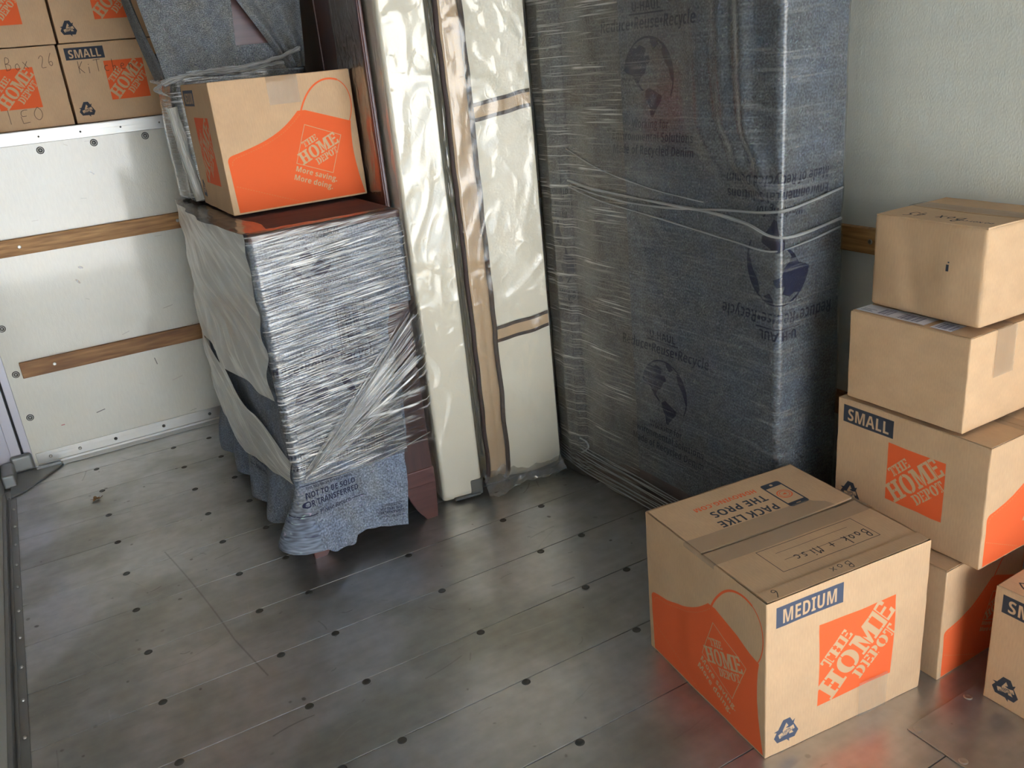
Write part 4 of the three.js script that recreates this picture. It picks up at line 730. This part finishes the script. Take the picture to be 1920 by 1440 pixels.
  // film on the end face, rolled over the top edge
  const rollY = H + 0.003, fo = (s, y) => Math.max(off(s, Math.max(y, 0.33)), 0.006) + 0.004 + 0.003 * Math.abs(n3(s * 6, y * 22)) ;
  const endFilm = (s, y) => { const [x, z, nx, nz] = f(s); if (y <= rollY - 0.012) { const o = fo(s, y); return [x + nx * o, y, z + nz * o]; } const a = (y - (rollY - 0.012)) / 0.012, o = fo(s, rollY); if (a < 1.57) return [x + nx * (o - 0.012 + 0.012 * Math.cos(a)), rollY - 0.012 + 0.012 * Math.sin(a), z + nz * (o - 0.012 + 0.012 * Math.cos(a))]; const b = (a - 1.57) * 0.012; return [x + nx * (o - 0.012 - b), rollY + 0.0016 * n3(s * 30, b * 80), z + nz * (o - 0.012 - b)]; };
  const filmWide = (y) => lerp(0.80, 1, smooth(0.66, 0.82, y));
  const film = part(mesh('stretch_film', patch((s, y) => endFilm(Lf + 0.004 + (s - Lf - 0.004) * filmWide(y), y), sValues(f, Lf + 0.004, sx(1.332), 0.008), [...lin(80, 0.285, rollY - 0.012), ...lin(9, rollY - 0.011, rollY + 0.007), ...lin(5, rollY + 0.01, rollY + 0.045)], (s, y) => [(s + 0.22 * y) / 0.45, (y - 0.1 * s) / 0.42]), filmLight, t), 'clear stretch film with bright stretch lines');
  // fan of taut film from the low corner to the far upright
  for (const [a0, a1, b0, b1, e, m] of [[0.305, 0.325, 0.50, 0.80, 0.012, filmTaut], [0.315, 0.33, 0.60, 0.78, 0.017, filmTaut], [0.34, 0.50, 0.30, 0.60, 0.008, filmTaut]])
    part(mesh('film_fan', patch((u, v) => { const s = lerp(sx(0.885), sx(1.332), u), y = lerp(lerp(a0, a1, v), lerp(b0, b1, v), u), [x, z, nx, nz] = f(s), o = 0.012 + e + 0.002 * n3(v * 30, u * 2); return [x + nx * o, y, z + nz * o]; }, lin(40), lin(24), (u, v) => [u * 0.9, v * 0.45 + e * 30]), m, film), 'fan of taut stretch film');
  const rope = (pts, r) => mesh('film_strand', tube(pts.map(([x, y, o]) => [x - X0, y, d + o]), (a, b) => r * (0.7 + 0.5 * n3(a * 8, b * 4)), 60, 7), filmStrand, film);
  rope([[0.885, 0.305, 0.026], [1.0, 0.42, 0.03], [1.15, 0.57, 0.032], [1.25, 0.68, 0.03], [1.325, 0.745, 0.02]], 0.004);
  rope([[0.885, 0.31, 0.026], [1.02, 0.40, 0.03], [1.18, 0.51, 0.03], [1.328, 0.60, 0.02]], 0.003);
  rope([[0.88, 0.295, 0.028], [1.0, 0.288, 0.03], [1.12, 0.292, 0.03], [1.326, 0.33, 0.014]], 0.0025);
  // milky film on the side facing the left wall
  const bulge = (s, y) => off(s, Math.max(y, 0.3)) + 0.008 + 0.030 * Math.sin(Math.PI * clamp(s / Lf)) * (0.6 + 0.9 * n3(2.3, y * 6)) + 0.012 * n3(s * 2.5, y * 14 + s * 5) + 0.018 * gauss(y, 0.60, 0.07);
  const lowEdge = (s) => curve([[0, 0.58], [0.5, 0.57], [Lf, 0.575]], s), sideFn = (s, y) => { const [x, z, nx, nz] = f(s), o = bulge(s, y); return [x + nx * o, y, z + nz * o]; };
  const uvF = (s, y) => [(s * 0.92 - y * 0.4) / 0.9, (y + s * 0.42) / 0.8], ss = lin(90, 0.0, Lf + 0.006);
  const side = part(mesh('stretch_film', patch((s, v) => sideFn(s, lerp(lowEdge(s), H + 0.004, v)), ss, lin(60), (s, v) => uvF(s, lerp(lowEdge(s), H, v))), filmDense, t), 'milky layers of stretch film on the long side');
  part(mesh('film_band', patch((s, v) => { const y = lerp(curve([[0, 0.24], [0.5, 0.22], [0.9, 0.26], [Lf, 0.285]], s), curve([[0, 0.55], [0.4, 0.52], [0.8, 0.44], [Lf, 0.36]], s), v), [x, z, nx, nz] = f(s), o = bulge(s, y) + 0.014 * Math.sin(Math.PI * v); return [x + nx * o, y, z + nz * o]; }, ss, lin(30), (s, v) => [s / 0.9 - v * 0.2, v * 0.4 + s * 0.3]), filmDense, side), 'milky band of stretch film');
  // film folded over the long top edge
  part(mesh('film_fold', patch((s, v) => { const [x, z, nx, nz] = f(s), o = lerp(bulge(s, H), -0.055 - 0.03 * n3(s * 4, 2), v); return [x + nx * o, H + 0.004 + 0.004 * Math.abs(n3(s * 12, v * 6)), z + nz * o]; }, lin(70, 0.0, Lf), lin(10), (s, v) => [s / 0.5, v * 0.2]), filmClear, side), 'film folded over the top edge');
}

// --- small chest on the back of the dresser, blanket tied round it with a film rope
{
  const X0 = 0.895, Z0 = 0.43, w = 0.475, d = 0.265, B = 1.092, H = 0.86, t = group('wrapped_chest', scene, [X0, B, Z0]); tag(t, 'reddish wooden chest bundled in a grey blanket, standing behind the carton on the dresser', 'chest');
  mesh('chest_body', metric(box(w - 0.02, H, d - 0.02, w / 2, H / 2, d / 2, 0.006, 2), 0.8), cherry, t);
  for (const [y, h] of [[0.60, 0.215], [0.36, 0.215]]) mesh('drawer_front', metric(box(w - 0.05, h, 0.012, w / 2, y, d - 0.006, 0.004, 2), 0.8), cherry, t);
  const f = outline(w, d, 0.02), Lf = f.corner;
  const tie = 0.43, off = (s, y) => Math.max(0.003, 0.014 + 0.012 * fbm(s * 5, y * 4, 3, 3) + 0.010 * Math.sin(s * 26 + y * 3) * smooth(0.05, 0.3, Math.abs(y - tie)) - 0.011 * gauss(y, tie, 0.03));
  const wrap = (e) => (s, y) => { const [x, z, nx, nz] = f(s), o = off(s, y) + e; return [x + nx * o, y, z + nz * o]; };
  const bl = part(mesh('moving_blanket', patch(wrap(0), sValues(f, 0, f.L, 0.012), lin(40, 0.004, 0.52), (s, y) => [s / FELT, y / FELT]), feltGrey, t), 'grey blanket gathered under a film rope');
  // flaps flaring open above the rope
  const flare = (x0, x1, top0, top1, out, lean, name) => part(mesh(name, patch((u, v) => {
    const tt = v, x = lerp(lerp(x0, x1, u), lerp(top0, top1, u), tt), fold = 0.014 * Math.sin(u * 11 + tt * 2) + 0.010 * n3(u * 4, tt * 3, x0 * 9);
    return [x - X0, lerp(tie, H + 0.06, tt), d + 0.012 + out * Math.sin(tt * 2.2) + fold + lean * (u - 0.5) * tt];
  }, lin(40), lin(44), (u, v) => [u * 0.5 + x0, v * 0.9]), feltGrey, bl), 'loose blanket flap');
  flare(0.872, 1.13, 0.79, 1.145, 0.045, 0.05, 'blanket_flap');
  flare(1.305, 1.378, 0.98, 1.392, 0.062, -0.02, 'blanket_flap');
  part(mesh('blanket_flap', patch((u, v) => [-0.012 - 0.085 * Math.sin(v * 1.7) * (0.7 + 0.3 * u) - 0.012 * Math.sin(u * 9), lerp(tie, H + 0.06, v), lerp(0.0, d + 0.02, u)], lin(30), lin(34), (u, v) => [u * 0.5, v * 0.9]), feltGrey, bl), 'loose blanket flap');
  // film below the rope and the rope itself
  const film = part(mesh('stretch_film', patch(wrap(0.005), sValues(f, 0, f.L, 0.014), lin(34, 0.01, tie + 0.02), (s, y) => [s / 0.4, y / 0.35]), filmLight, t), 'clear stretch film with bright stretch lines');
  const rope = (pts, r) => mesh('film_rope', tube(pts, (a, b) => r * (0.7 + 0.6 * n3(a * 14, b * 4)), 80, 8), filmStrand, film);
  rope([[-0.035, tie - 0.012, d + 0.0], [0.0, tie, d + 0.02], [0.12, tie + 0.012, d + 0.03], [0.25, tie + 0.018, d + 0.04], [0.36, tie + 0.035, d + 0.08], [0.43, tie + 0.06, d + 0.15]], 0.010);
  rope([[-0.03, tie - 0.02, d + 0.01], [0.05, tie + 0.006, d + 0.028], [0.2, tie + 0.004, d + 0.032], [0.40, tie + 0.02, d + 0.02]], 0.008);
  rope([[-0.03, tie, 0.02], [-0.034, tie - 0.005, 0.14], [-0.032, tie - 0.012, d]], 0.008);
  for (let k = 0; k < 5; k++) rope([[-0.035, tie - 0.01, d + 0.005], [-0.045 - 0.006 * k, tie - 0.03, d + 0.012], [-0.04 + 0.01 * k, tie - 0.05 - 0.004 * k, d + 0.015]], 0.0025);
  part(mesh('film_roll', tube([[-0.022, 0.335, d + 0.005], [-0.016, 0.25, d + 0.012], [-0.01, 0.14, d + 0.02], [0.004, 0.01, d + 0.035]], (a, b) => 0.022 * (0.85 + 0.25 * n3(a * 6, b * 3)), 50, 14), filmDense, t), 'rolled milky film hanging down');
}

// --- dry leaf on the floor
{
  const g = patch((u, v) => { const a = u * 2 * Math.PI, lobes = 0.6 + 0.4 * Math.abs(Math.cos(a * 2.5)), r = v * 0.017 * lobes; return [r * Math.cos(a) * 1.3, 0.003 + 0.006 * v * v * Math.sin(a * 2 + 1) ** 2, r * Math.sin(a)]; }, lin(40), lin(6), (u, v) => [u, v], true);
  const leaf = tag(group('dry_leaf', scene, [0.285, 0.001, 0.545], 0.6), 'small brown dry leaf lying on the metal floor', 'leaf');
  mesh('blade', g, new THREE.MeshStandardMaterial({ color: 0x7a5a34, roughness: 0.9, side: THREE.DoubleSide }), leaf);
  mesh('stalk', tube([[0, 0.003, 0], [0.012, 0.003, 0.008], [0.026, 0.005, 0.006]], 0.0009, 12, 5), new THREE.MeshStandardMaterial({ color: 0x5c4026, roughness: 0.9 }), leaf);
}

renderer.render(scene, camera);
